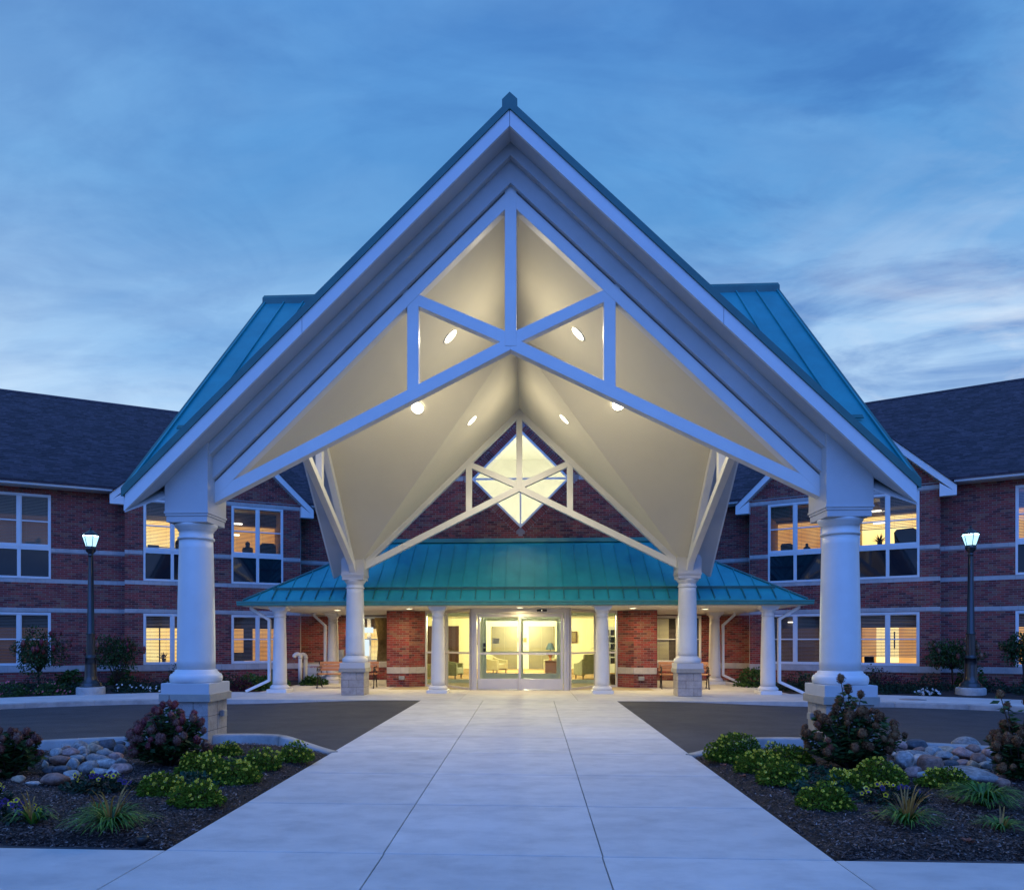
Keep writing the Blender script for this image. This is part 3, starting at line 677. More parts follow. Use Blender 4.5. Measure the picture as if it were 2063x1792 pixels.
# ================================================================ entrance porch
porch = thing('entrance_porch', 'low teal hip-roofed porch on white columns in front of the glass entrance', 'porch', (0, 19.8, 0))
PX, PY0, PY1, TX = 7.74, 19.70, 22.40, 4.28
PZ0, PZ1 = 2.562, 4.57; psl = (PZ1 - PZ0) / (PY1 - PY0)
pn = 38; pst = 2 * PX / pn
HR = (PY1 - PY0) / (PX - TX)
def ptop(x): return min(PY1, PY0 + (PX - abs(x)) * HR)
for i in range(pn):
    x0, x1 = -PX + i * pst, -PX + (i + 1) * pst
    y0, y1 = ptop(x0), ptop(x1); z = lambda y: PZ0 + (y - PY0) * psl
    P = [(x0, PY0, PZ0), (x1, PY0, PZ0), (x1, y1, z(y1)), (x0, y0, z(y0))]
    if y0 - PY0 < 1e-3: P = P[:3]
    if y1 - PY0 < 1e-3: P = [P[0], P[1], P[3]]
    b = MB(); b.prism(P, (0, 0, -0.03))
    xs_, ys_ = (x0, y0) if x0 >= 0 else (x0, y0)
    if i and ys_ - PY0 > 0.15:
        S_ = [(xs_ - 0.008, PY0 + 0.01, PZ0 + 0.004), (xs_ - 0.008, ys_ - 0.04, z(ys_ - 0.04)), (xs_ - 0.008, ys_ - 0.04, z(ys_ - 0.04) + 0.036), (xs_ - 0.008, PY0 + 0.01, PZ0 + 0.04)]
        b.prism(S_, (0.016, 0, 0))
    b.build('roof_panel', M['teal'], porch)
YB = 26.55
for s in (-1, 1):
    n = 18; st = (YB - PY0) / n; ssl = (PZ1 - PZ0) / (PX - TX)
    for i in range(n):
        y0, y1 = PY0 + i * st, PY0 + (i + 1) * st
        xx = lambda y: max(TX, PX - (y - PY0) / HR); z = lambda x: PZ0 + (PX - x) * ssl
        P = [(s * PX, y0, PZ0), (s * PX, y1, PZ0), (s * xx(y1), y1, z(xx(y1))), (s * xx(y0), y0, z(xx(y0)))]
        if i == 0: P = P[:3]
        b = MB(); b.prism(P, (0, 0, -0.03))
        if i: b.prism([(s * PX, y0 - .008, PZ0), (s * xx(y0), y0 - .008, z(xx(y0))), (s * xx(y0), y0 - .008, z(xx(y0)) + .036), (s * PX, y0 - .008, PZ0 + .036)], (0, 0.016, 0))
        b.build('roof_panel', M['teal'], porch)
    b = MB(); b.tube([(s * PX, PY0, PZ0 + 0.02), (s * TX, PY1, PZ1 + 0.02)], 0.035, 6, False); b.build('hip_cap', M['teal_dark'], porch)
    # side gutter and fascia
    b = MB(); b.box(min(s * PX, s * (PX + 0.10)), PY0 - 0.04, 2.435, max(s * PX, s * (PX + 0.10)), YB - 1.5, 2.556); b.build('side_gutter', M['teal_mid'], porch)
b = MB(); b.box(-TX - 0.1, PY1 - 0.10, PZ1 - 0.03, TX + 0.1, PY1 - 0.02, PZ1 + 0.07); b.box(-TX - .1, PY1 - 0.16, PZ1 - 0.06, TX + .1, PY1 - 0.10, PZ1 + 0.02); b.build('wall_flashing', M['teal_mid'], porch)
b = MB()
sec = [(PY0 + 0.02, 2.43), (PY0 - 0.08, 2.43), (PY0 - 0.10, 2.45), (PY0 - 0.10, 2.495), (PY0 - 0.125, 2.525), (PY0 - 0.125, 2.555), (PY0 + 0.02, 2.555)]
b.prism([(-PX - 0.13, y, z) for y, z in sec], (2 * PX + 0.26, 0, 0)); b.build('front_gutter', M['teal_mid'], porch)
# snow guard rail with a bracket at every seam
gy = PY0 + 0.42; gzv = PZ0 + 0.42 * psl
b = MB(); b.box(-PX + 0.72, gy - 0.018, gzv + 0.065, PX - 0.72, gy + 0.018, gzv + 0.095); b.box(-PX + 0.72, gy - 0.005, gzv + 0.02, PX - 0.72, gy + 0.005, gzv + 0.066)
sg = b.build('snow_guard', M['teal_dark'], porch)
for i in range(2, pn - 1):
    x = -PX + i * pst; b = MB(); b.box(x - 0.017, gy - 0.37, PZ0 + 0.04, x + 0.017, gy - 0.34, PZ0 + 0.09)
    b.prism([(x - 0.012, gy - 0.35, PZ0 + 0.07), (x - 0.012, gy, gzv + 0.03), (x - 0.012, gy, gzv + 0.07), (x - 0.012, gy - 0.35, PZ0 + 0.09)], (0.024, 0, 0)); b.build('bracket', M['teal_dark'], sg)
b = MB(); b.box(-PX, PY0 + 0.02, 2.415, PX, YB, 2.50); b.box(-PX, PY0 - .0, 2.432, PX, PY0 + .02, 2.50); psof = b.build('ceiling', M['soffit'], porch)
# porch columns
def pcol(x, y):
    c = bpy.data.objects.new('column', None); COL.objects.link(c); c.parent = porch; c.location = (x, y, 0)
    c.matrix_parent_inverse = wm(porch).inverted(); WM[c.name] = Matrix.Translation((x, y, 0))
    b = MB(); b.bbox(x - 0.285, y - 0.285, 0.0, x + 0.285, y + 0.285, 0.095, 0.006); b.build('plinth', M['whitepaint'], c)
    b = MB(); b.lathe([(0.25, 0.095), (0.265, 0.11), (0.272, 0.14), (0.262, 0.17), (0.235, 0.185), (0.232, 0.20), (0.215, 0.21)], x, y, 36); b.build('base_moulding', M['column'], c)
    b = MB(); b.lathe(shaft_prof(0.21, 2.12, 0.197, 0.160), x, y, 36); b.build('shaft', M['column'], c)
    b = MB(); b.lathe([(0.16, 2.12), (0.178, 2.128), (0.178, 2.145), (0.162, 2.152), (0.162, 2.23), (0.175, 2.24), (0.20, 2.28), (0.21, 2.31)], x, y, 36); b.build('capital', M['column'], c)
    b = MB(); b.box(x - 0.215, y - 0.215, 2.31, x + 0.215, y + 0.215, 2.362); b.box(x - 0.245, y - 0.245, 2.362, x + 0.245, y + 0.245, 2.413); b.build('abacus', M['whitepaint'], c, bevel=0.004)
for x, y in ((-2.29, 20.05), (2.29, 20.05), (-6.80, 20.05), (6.80, 20.05), (-6.52, 24.6), (6.52, 24.6)): pcol(x, y)
for x, y in ((-5.7, 22.1), (-5.85, 25.6), (5.55, 21.9), (5.6, 25.4), (0.0, 20.6), (-3.3, 21.2), (3.3, 21.2)):
    disc_light('soffit_light', (x, y, 2.413), (0, 0, -1), 0.11, 38, porch, 'soffit_disc', (1.0, 0.76, 0.36), 3.0)
def spout(P, name='downspout', par=porch, m='whitepaint', w=0.036, d=0.05):
    b = MB()
    for (a, c) in zip(P, P[1:]):
        a, c = Vector(a), Vector(c); t = (c - a).normalized(); n = Vector((0, 1, 0)); s_ = t.cross(n).normalized() * w; n = n * d
        e = t * w * 0.35
        a2, c2 = a - e, c + e
        vs = [a2 - s_ - n, a2 + s_ - n, a2 + s_ + n, a2 - s_ + n, c2 - s_ - n, c2 + s_ - n, c2 + s_ + n, c2 - s_ + n]
        b.add([tuple(v) for v in vs], [(3, 2, 1, 0), (4, 5, 6, 7), (0, 1, 5, 4), (1, 2, 6, 5), (2, 3, 7, 6), (3, 0, 4, 7)])
    return b.build(name, M[m], par)
for s in (-1, 1):
    spout([(s * 7.60, 20.0, 2.44), (s * 7.60, 20.0, 2.36), (s * 7.12, 20.1, 2.05), (s * 7.12, 20.1, 0.33), (s * 7.74, 20.0, 0.03)])
    spout([(s * 7.16, 24.55, 2.42), (s * 7.16, 24.55, 2.32), (s * 6.80, 24.6, 1.98), (s * 6.80, 24.6, 0.30), (s * 7.3, 24.4, 0.05)])

# ================================================================ brick building
bldg = thing('brick_building', 'two-storey red brick care home with splayed wings and dark shingle roofs behind the canopy', 'building', (0, 26.6, 0))
BK_ALL = []       # every brick: (wall, centre, (lx,ly,lz), angle)
class Frame:
    """wall frame: s along the wall, out = outward from the face, z up"""
    def __init__(f, o, t): f.o = Vector(o); f.t = Vector(t).normalized(); f.n = Vector((f.t.y, -f.t.x)); f.ang = atan2(f.t.y, f.t.x)
    def p(f, s, out, z): q = f.o + f.t * s + f.n * out; return (q.x, q.y, z)
    def T(f): return lambda s, out, z: f.p(s, out, z)
FR_ = {}
A_, B_ = Vector((12.8, 22.6)), Vector((7.9, 25.3)); tw = (A_ - B_).normalized()
FR_['R'] = Frame(B_, tw)                               # s grows away from the centre
FR_['L'] = Frame((-12.8, 22.6), (tw.x, -tw.y))         # s grows towards the centre; bay from 0..5.59
LB = (A_ - B_).length
for k in ('R', 'L'):
    f = FR_[k]
    if f.n.y > 0: f.n = -f.n
def fs(side, s):  # s measured from the inner bay corner on both wings
    return s if side == 'R' else LB - s
BLN, BHT, JT = 0.194, 0.0575, 0.0102
def bricks(f, wall, intervals, z0, z1, out=0.006, skew=0, face=0.05):
    """running bond; intervals(z) -> [(s0,s1)]"""
    n = int((z1 - z0 + JT * 0.5) / (BHT + JT))
    for i in range(n):
        zb = z0 + i * (BHT + JT); zc = zb + BHT / 2
        for (a, b_) in intervals(zc):
            s = math.floor((a - (0.102 if (i + skew) % 2 else 0)) / (BLN + JT)) * (BLN + JT) + (0.102 if (i + skew) % 2 else 0)
            while s < b_:
                lo, hi = max(s, a), min(s + BLN, b_)
                if hi - lo > 0.02:
                    o_ = out + random.uniform(-0.0015, 0.0025)
                    BK_ALL.append((wall, f, lo, hi, zb, zb + BHT, o_))
                s += BLN + JT
def sub(iv, holes, z):
    out = [iv]
    for (a, b_, c, d) in holes:
        if c - 0.002 < z < d + 0.002:
            nx_ = []
            for (p, q) in out:
                if b_ <= p or a >= q: nx_.append((p, q)); continue
                if a > p: nx_.append((p, a))
                if b_ < q: nx_.append((b_, q))
            out = nx_
    return out
def backing(f, name, s0, s1, z0, z1, holes, out=0.0, th=0.25, m='mortar'):
    """wall core with real openings"""
    zs = sorted({z0, z1} | {h[2] for h in holes if z0 < h[2] < z1} | {h[3] for h in holes if z0 < h[3] < z1}); b = MB(); T = f.T()
    for za, zb in zip(zs, zs[1:]):
        for (a, c) in sub((s0, s1), holes, (za + zb) / 2): b.box(a, out - th, za, c, out, zb, T)
    return b.build(name, M[m], bldg)
def band(f, wall, s0, s1, z0, z1, holes=(), out=0.02, L_=0.405, off=0.0):
    for (a, c) in sub((s0, s1), holes, (z0 + z1) / 2):
        s = a - (off % L_)
        while s < c:
            lo, hi = max(s + 0.003, a), min(s + L_ - 0.003, c)
            if hi - lo > 0.03:
                b = MB(); b.box(lo, -0.05, z0 + 0.004, hi, out + random.uniform(-0.002, 0.002), z1 - 0.004, f.T()); b.build('band_stone', M['stone'], wall)
            s += L_
ZB = dict(A=(3.285, 3.415), B=(4.275, 4.405), C=(2.365, 2.50), D=(6.10, 6.225), SILL=(0.465, 0.665))
ZUP, ZLOW = (3.42, 6.09), (0.67, 2.345)
def window(f, s0, s1, z0, z1, upper, style, out=0.0, blind=(1, 1), slat='slat', raised=(0, 0), par=None, dim=0.27):
    """vinyl window: frame, panes, blinds, and the room behind"""
    T = f.T(); par = par or bldg
    c = f.p((s0 + s1) / 2, out, z0)
    w = bpy.data.objects.new('window', None); COL.objects.link(w); w.parent = par; w.location = c
    w.matrix_parent_inverse = wm(par).inverted(); WM[w.name] = Matrix.Translation(c)
    o = out; F = 0.062; sm_ = (s0 + s1) / 2; mw = 0.05
    zt0, zt1 = (4.325, 4.49) if upper else (None, None)
    zlo = zt1 if upper else z0 + F
    b = MB(); fo, fi = o + 0.022, o - 0.07
    b.box(s0, fi, z0, s0 + F, fo, z1, T); b.box(s1 - F, fi, z0, s1, fo, z1, T)
    b.box(s0 + F, fi, z1 - F, s1 - F, fo, z1, T); b.box(s0 + F, fi, z0, s1 - F, fo, z0 + F * 1.1, T)
    b.box(sm_ - mw, fi, z0 + F * 1.1, sm_ + mw, fo - 0.004, z1 - F, T)
    if upper:
        for a, e in ((s0 + F, sm_ - mw), (sm_ + mw, s1 - F)): b.box(a, fi, zt0, e, fo - 0.002, zt1, T)
        b.box(s0 + F, fo - 0.012, (zt0 + zt1) / 2 - 0.004, s1 - F, fo + 0.006, (zt0 + zt1) / 2 + 0.004, T)
    b.build('frame', M['frame'], w, bevel=0.004)
    zm = 5.235 if upper else (z0 + z1) / 2
    for j, (a, e) in enumerate(((s0 + F, sm_ - mw), (sm_ + mw, s1 - F))):
        b = MB(); b.box(a, o - 0.050, zlo, a + 0.022, o + 0.004, z1 - F, T); b.box(e - 0.022, o - 0.050, zlo, e, o + 0.004, z1 - F, T)
        b.box(a + 0.022, o - 0.050, z1 - F - 0.022, e - 0.022, o + 0.004, z1 - F, T); b.box(a + 0.022, o - 0.050, zlo, e - 0.022, o + 0.004, zlo + 0.022, T)
        b.box(a + 0.022, o - 0.045, zm - 0.02, e - 0.022, o + 0.002, zm + 0.02, T); b.build('sash', M['frame'], w)
        b = MB(); b.quad(f.p(a, o - 0.02, zlo), f.p(e, o - 0.02, zlo), f.p(e, o - 0.02, z1 - F), f.p(a, o - 0.02, z1 - F)); b.build('pane', M['pane_hi' if upper else 'pane'], w)
        if upper:
            b = MB(); b.quad(f.p(a, o - 0.02, z0 + F), f.p(e, o - 0.02, z0 + F), f.p(e, o - 0.02, zt0), f.p(a, o - 0.02, zt0)); b.build('spandrel_pane', M['spandrel'], w)
        if blind[j]:
            b = MB(); zb = z1 - F - 0.04; bot = zlo + raised[j]
            b.box(a + 0.01, o - 0.13, z1 - F - 0.045, e - 0.01, o - 0.085, z1 - F, T)
            while zb > bot + 0.02:
                zb -= 0.046
                P = [f.p(a + 0.012, o - 0.126, zb + 0.013), f.p(e - 0.012, o - 0.126, zb + 0.013), f.p(e - 0.012, o - 0.086, zb - 0.010), f.p(a + 0.012, o - 0.086, zb - 0.010)]
                b.quad(*P)
            for q in (0.18, 0.82):
                x = a + (e - a) * q; b.box(x - 0.0015, o - 0.083, bot, x + 0.0015, o - 0.080, z1 - F, T)
            b.box(a + 0.012, o - 0.125, bot - 0.005, e - 0.012, o - 0.09, bot + 0.018, T)
            b.build('blind', M[slat], w, kind='stuff')
    # the room behind
    d0, d1 = o - 0.26, o - 1.7; a, e = s0 + 0.02, s1 - 0.02; zb0 = zlo - 0.02
    b = MB()
    b.quad(f.p(a, d0, zb0), f.p(a, d1, zb0), f.p(a, d1, z1), f.p(a, d0, z1)); b.quad(f.p(e, d0, zb0), f.p(e, d1, zb0), f.p(e, d1, z1), f.p(e, d0, z1))
    b.quad(f.p(a, d0, z1), f.p(e, d0, z1), f.p(e, d1, z1), f.p(a, d1, z1)); b.quad(f.p(a, d0, zb0), f.p(e, d0, zb0), f.p(e, d1, zb0), f.p(a, d1, zb0))
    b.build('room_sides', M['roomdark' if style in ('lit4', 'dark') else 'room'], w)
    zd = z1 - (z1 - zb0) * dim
    if dim: b = MB(); b.box(a, d1 - 0.02, zd, e, d1 + 0.35, z1 - 0.01, T); b.build('room_shade_block', M['shade_block'], w)  # dark box added so the top of the room looks unlit
    b = MB(); b.quad(f.p(a, d1, zb0), f.p(e, d1, zb0), f.p(e, d1, zd), f.p(a, d1, zd)); b.build('glowing_room_wall', M['lit4' if style == 'dark' else style], w)  # emissive back wall stands in for the room's lamps
    return w, zlo
def furn(w, f, items, out):
    """simple furniture standing inside a window"""
    for kind, s, z, a in items:
        b = MB(); T = f.T()
        if kind == 'plant':
            b.lathe([(0.05 * a, 0), (0.075 * a, 0.13 * a)], 0, 0, 10); rr = random.Random(int(s * 100))
            for i in range(34):
                an = rr.random() * 2 * pi; el = rr.uniform(0.2, 1.4); d = Vector((cos(an) * cos(el), sin(an) * cos(el), sin(el)))
                b.leaf(Vector((0, 0, 0.13 * a)), d, Vector((0, 0, 1)), rr.uniform(.12, .3) * a, .045 * a)
            q = f.p(s, out - 0.42, z); b.v = [(v[0] + q[0], v[1] + q[1], v[2] + q[2]) for v in b.v]; nm = 'pot_plant'
        elif kind == 'chair':
            pr = [(-0.26, 0), (-0.28, .36), (-.22, .44), (.16, .46), (.26, .40), (.28, 0)]
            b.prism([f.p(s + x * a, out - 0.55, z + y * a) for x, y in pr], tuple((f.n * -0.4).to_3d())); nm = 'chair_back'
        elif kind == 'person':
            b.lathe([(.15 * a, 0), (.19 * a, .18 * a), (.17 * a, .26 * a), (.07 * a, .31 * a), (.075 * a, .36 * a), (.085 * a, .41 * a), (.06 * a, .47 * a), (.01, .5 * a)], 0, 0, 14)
            q = f.p(s, out - 0.7, z); b.v = [(v[0] + q[0], v[1] + q[1], v[2] + q[2]) for v in b.v]; nm = 'person_silhouette'  # head-and-shoulders figure, its backlit shade put into the colour
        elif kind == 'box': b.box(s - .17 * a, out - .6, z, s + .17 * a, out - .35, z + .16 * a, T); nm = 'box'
        elif kind == 'soffit': b.box(s - a, out - 1.5, z, s + a, out - .5, z + 0.45, T); nm = 'shade_block'  # dark box standing in for shade at the window top
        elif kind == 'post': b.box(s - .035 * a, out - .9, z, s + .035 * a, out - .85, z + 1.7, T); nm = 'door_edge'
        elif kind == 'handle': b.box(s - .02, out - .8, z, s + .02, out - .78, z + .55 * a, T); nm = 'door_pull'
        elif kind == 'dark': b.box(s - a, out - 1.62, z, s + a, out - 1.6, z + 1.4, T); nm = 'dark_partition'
        elif kind == 'door': b.box(s - a, out - 1.66, z, s + a, out - 1.63, z + 1.36, T); b.build('glowing_doorway', M['litd'], w); continue
        elif kind == 'tube': b.box(s - .22 * a, out - 1.3, z, s + .22 * a, out - 1.2, z + .04, T); b.build('ceiling_tube', M['tube'], w); continue
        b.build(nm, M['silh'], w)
W_IN = (0.60, 2.33); W_OUT = (3.32, 5.05); W_FAR = (7.70, 9.42); W_FARR = (7.50, 9.22)
for side in ('L', 'R'):
    f = FR_[side]
    def S_(a, b_): p, q = fs(side, a), fs(side, b_); return (min(p, q), max(p, q))
    wins = [S_(*W_IN), S_(*W_OUT)]
    holes = [(a, b_, *ZUP) for a, b_ in wins] + [(a, b_, *ZLOW) for a, b_ in wins]
    wf = W_FAR if side == 'L' else W_FARR; fholes = [(*S_(*wf), *ZUP), (*S_(*wf), *ZLOW)]
    bay = backing(f, 'bay_wall', 0, LB, -0.2, 6.30, holes); 
    T = f.T(); apx = LB / 2; AZ = 6.30 + (LB / 2) * 0.95
    b = MB(); b.prism([f.p(0, 0, 6.30), f.p(LB, 0, 6.30), f.p(apx, 0, AZ)], tuple((f.n * -0.25).to_3d())); bg = b.build('gable_wall', M['mortar'], bldg)
    b = MB(); 
    for e in (0, LB): b.box(e - 0.001 if e else 0.0, -0.75, -0.2, e if e else 0.001, -0.25, 6.3, T)
    s_lo, s_hi = S_(LB, 13.0); s_lo2, s_hi2 = S_(-1.55, 0.0)
    mw = backing(f, 'wing_wall', s_lo, s_hi, -0.2, 6.30, fholes, out=-0.65)
    mi = backing(f, 'inner_wall', s_lo2, s_hi2, -0.2, 6.30, [], out=-0.65)
    for e in (0.0, LB):
        b = MB(); b.box(e - 0.1 if e else 0.0, -0.72, -0.2, e if e else 0.1, -0.001, 6.3, T); b.build('return_wall', M['brick'], bldg)
    f2 = Frame(f.o, f.t); f2.n = f.n; f2.o = f.o + f.n * -0.65; FR_[side + 'm'] = f2
    # stone bands
    for wall, ff, a, c, hl in ((bay, f, 0, LB, holes), (mw, f2, s_lo, s_hi, fholes), (mi, f2, s_lo2, s_hi2, [])):
        for key in 'ABC': band(ff, wall, a, c, *ZB[key], hl, off=0.17 * ord(key))
        if wall is bay: band(ff, wall, a, c, *ZB['D'], hl, off=.1)
        band(ff, wall, a, c, *ZB['SILL'], [], out=0.035, off=.3)
    bh = [(-9, 30, *ZB[k]) for k in ('A', 'B', 'C', 'SILL')]
    def iv(a, c, hl): return lambda z: [q for r_ in [(a, c)] for q in sub(r_, hl, z)]
    bricks(f, bay, iv(0, LB, holes + bh + [(-9, 30, *ZB['D'])]), 0.05, 6.30)
    def gi(z):
        m_ = (z + BHT / 2 - 6.30) / 0.95 + 0.03; return [(m_, LB - m_)] if LB - 2 * m_ > 0.1 else []
    bricks(f, bg, gi, 6.312, AZ)
    bricks(f2, mw, iv(s_lo, s_hi, fholes + bh), 0.05, 6.30)
    bricks(f2, mi, iv(s_lo2, s_hi2, bh), 0.05, 6.30)
    # bay gable rake boards with returns
    for e in (-1, 1):
        R0 = LB / 2 + 0.42
        rz = lambda d: AZ + 0.22 - 0.95 * d
        b = MB(); P = [f.p(apx, 0.26, rz(0)), f.p(apx + e * R0, 0.26, rz(R0)), f.p(apx + e * R0, 0.26, rz(R0) - 0.24), f.p(apx, 0.26, rz(0) - 0.24)]
        b.prism(P, tuple((f.n * -0.03).to_3d())); rb = b.build('rake_board', M['whitepaint'], bldg)
        b = MB(); P = [f.p(apx, 0.23, rz(0) - 0.235), f.p(apx + e * R0, 0.23, rz(R0) - 0.235), f.p(apx + e * R0, 0.0, rz(R0) - 0.235), f.p(apx, 0.0, rz(0) - 0.235)]
        b.prism(P, (0, 0, 0.02)); b.build('rake_soffit', M['whitepaint'], rb)
        b = MB(); zz = rz(R0) - 0.24; a0, a1 = apx + e * (LB / 2 - 0.02), apx + e * R0
        tri = [f.p(a0, 0.262, zz - 0.06), f.p(a1, 0.262, zz - 0.06), f.p(a1, 0.262, zz + 0.02), f.p(a0, 0.262, zz + 0.34)]
        b.prism(tri, tuple((f.n * -0.26).to_3d())); b.build('rake_return', M['whitepaint'], rb)
        b = MB(); P = [f.p(apx, 0.285, rz(0) + 0.03), f.p(apx + e * (R0 + .03), 0.285, rz(R0) + 0.0), f.p(apx + e * (R0 + .03), -5.0, rz(R0)), f.p(apx, -5.0, rz(0) + 0.03)]
        b.prism(P, (0, 0, -0.03)); b.build('bay_roof', M['shingle'], bldg)
    # eaves gutter, soffit, main roof deck and shingles
    e0, e1 = (5.95, 14.0); e2, e3 = (-3.3, -0.35)
    for a, c in ((e0, e1), (e2, e3)):
        a, c = S_(a, c)
        b = MB(); sec = [(-0.02, 6.28), (0.07, 6.28), (0.085, 6.30), (0.085, 6.34), (0.11, 6.37), (0.11, 6.40), (-0.02, 6.40)]
        b.prism([f.p(a, x - 0.22, z) for x, z in sec], tuple((f.t * (c - a)).to_3d())); b.build('gutter', M['whitepaint'], bldg)
        b = MB(); b.box(a, -0.66, 6.27, c, -0.24, 6.29, T); b.build('eave_soffit', M['whitepaint'], bldg)
# end cap blocks of the gutters, downspouts at the inner bay corners
for side in ('L', 'R'):
    f = FR_[side]; s0 = fs(side, -0.10)
    pts = [f.p(fs(side, -0.32), -0.2, 6.28), f.p(fs(side, -0.32), -0.25, 6.16), f.p(s0, -0.50, 6.05), f.p(s0, -0.58, 5.9), f.p(s0, -0.58, 0.35)]
    b = MB(); b.tube(pts, 0.045, 4, False); b.build('downspout', M['stone'], bldg)
# main roofs (0.70 pitch) with laid shingles
SH_ALL = []
RP = 0.70
def roof(side):
    f = FR_[side]
    # eave line out=-0.12 at z 6.42 ; ridge 6.4 m behind
    o0, z0 = -0.10, 6.41; o1 = -6.65; z1 = z0 + RP * (o0 - o1)
    def s_at_x0(out):  # s where X = +-0.02
        q = f.o + f.n * out; return (-q.x) / f.t.x
    far = fs(side, 15.5)
    P = [f.p(s_at_x0(o0), o0, z0), f.p(far, o0, z0), f.p(far, o1, z1), f.p(s_at_x0(o1), o1, z1)]
    b = MB(); b.prism(P, (0, 0, -0.06)); rf = b.build('main_roof', M['shingle'], bldg)
    b = MB(); P2 = [f.p(s_at_x0(o1), o1, z1), f.p(far, o1, z1), f.p(far, o1 - 6.6, z0), f.p(s_at_x0(o1), o1 - 6.6, z0)]
    b.prism(P2, (0, 0, -0.06)); b.build('rear_roof', M['shingle'], bldg)
    b = MB(); b.prism([f.p(s_at_x0(o1), o1 + 0.12, z1 - 0.05), f.p(s_at_x0(o1), o1, z1 + 0.045), f.p(s_at_x0(o1), o1 - 0.12, z1 - 0.05)], tuple((f.t * (far - s_at_x0(o1))).to_3d())); b.build('ridge_cap', M['shingle'], bldg)
    cs = 1 / sqrt(1 + RP * RP); rows = int((o0 - o1) / cs / 0.142)
    lo, hi = min(fs(side, -4.5), far), max(fs(side, -4.5), far)
    for i in range(rows):
        r0 = i * 0.142; oa = o0 + 0.01 - r0 * cs; za = z0 + 0.002 + RP * r0 * cs
        s = lo + random.uniform(0, 0.3)
        while s < hi:
            w_ = random.choice((0.16, 0.22, 0.28, 0.34)); SH_ALL.append((rf, f, s, s + w_ - 0.006, oa, za, random.uniform(0.006, 0.016))); s += w_
    # bay roof slopes
roof('L'); roof('R')
# window contents
wd = {}
def put(side, span, z, upper, style, **k):
    f = FR_[side] if span[0] < 7 else FR_[side + 'm']
    p, q = fs(side, span[0]), fs(side, span[1]); a, c = min(p, q), max(p, q)
    w, zl = window(f, a, c, z[0], z[1], upper, style, **k); return w, f, a, c, zl
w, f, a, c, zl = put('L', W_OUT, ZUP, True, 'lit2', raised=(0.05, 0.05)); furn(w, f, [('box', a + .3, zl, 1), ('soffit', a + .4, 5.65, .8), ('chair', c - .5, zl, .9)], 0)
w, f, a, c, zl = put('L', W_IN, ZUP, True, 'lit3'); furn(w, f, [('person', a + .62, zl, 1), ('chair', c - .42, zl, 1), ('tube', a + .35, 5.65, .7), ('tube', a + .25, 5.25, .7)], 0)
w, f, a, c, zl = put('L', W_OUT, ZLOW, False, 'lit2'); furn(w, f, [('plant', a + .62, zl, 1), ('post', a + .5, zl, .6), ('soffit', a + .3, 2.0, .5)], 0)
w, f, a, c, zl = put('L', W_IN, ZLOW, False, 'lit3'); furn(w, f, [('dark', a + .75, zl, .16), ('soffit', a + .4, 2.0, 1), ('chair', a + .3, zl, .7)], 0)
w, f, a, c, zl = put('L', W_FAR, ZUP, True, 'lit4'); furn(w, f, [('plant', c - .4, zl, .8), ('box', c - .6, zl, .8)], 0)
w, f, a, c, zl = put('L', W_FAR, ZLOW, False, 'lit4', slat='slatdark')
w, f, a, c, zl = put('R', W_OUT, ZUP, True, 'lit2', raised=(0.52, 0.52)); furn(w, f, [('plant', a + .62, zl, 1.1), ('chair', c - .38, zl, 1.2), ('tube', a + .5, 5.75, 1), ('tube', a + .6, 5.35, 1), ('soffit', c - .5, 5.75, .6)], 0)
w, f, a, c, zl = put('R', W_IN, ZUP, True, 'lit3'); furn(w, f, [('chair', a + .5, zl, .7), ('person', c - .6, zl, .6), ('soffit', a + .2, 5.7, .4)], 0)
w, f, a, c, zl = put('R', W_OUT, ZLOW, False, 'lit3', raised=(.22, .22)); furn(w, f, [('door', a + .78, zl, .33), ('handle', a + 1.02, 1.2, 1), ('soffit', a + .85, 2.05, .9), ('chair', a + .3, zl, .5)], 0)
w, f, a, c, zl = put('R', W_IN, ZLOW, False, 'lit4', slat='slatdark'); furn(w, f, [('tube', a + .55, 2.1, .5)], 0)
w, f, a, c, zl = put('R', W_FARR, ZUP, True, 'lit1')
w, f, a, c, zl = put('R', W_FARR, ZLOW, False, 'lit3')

# ---- centre: rear wall under the porch, projecting gabled block, glass entrance
FC = Frame((0, 26.6), (1, 0)); FG = Frame((0, 22.4), (1, 0))
rh = [(-6.55, -4.86, 0.66, 2.37), (4.86, 6.55, 0.66, 2.37)]
for a, c in ((-7.3, -4.2), (4.2, 7.3)):
    rw = backing(FC, 'rear_wall', a, c, -0.1, 4.3, rh)
    bricks(FC, rw, lambda z: sub((a, c), rh + [(-9, 9, .46, .665)], z), 0.02, 2.42)
    band(FC, rw, a, c, 0.465, 0.665, out=0.03)
window(FC, -6.55, -4.86, 0.66, 2.37, False, 'lit2', blind=(1, 1))
wr, _ = window(FC, 4.86, 6.55, 0.66, 2.37, False, 'lit4', slat='slatdark')
b = MB()
for i in range(9):
    x = -5.30 + i * 0.045; b.prism([(x, 26.54 - .5, 0.7), (x + .06 - i * .01, 26.52 - .5, 1.4), (x + .02 + i * .004 - .1, 26.54 - .5, 2.3), (x + .06 + i * .004 - .1, 26.56 - .5, 2.3), (x + .09 - i * .01, 26.56 - .5, 1.4), (x + .05, 26.56 - .5, 0.7)], (0, 0.03, 0))
b.build('curtain', M['curtain'], bldg)
b = MB(); b.quad((-6.3, 26.15, 1.75), (-5.45, 26.15, 1.75), (-5.45, 26.15, 1.95), (-6.3, 26.15, 1.95)); b.quad((-6.3, 26.15, 0.9), (-5.6, 26.15, 0.9), (-5.6, 26.15, 1.5), (-6.3, 26.15, 1.5)); b.build('bright_interior_panel', emit('emissive_white', (.8, .95, 1.0), 1.0), bldg)  # flat quads that emit white
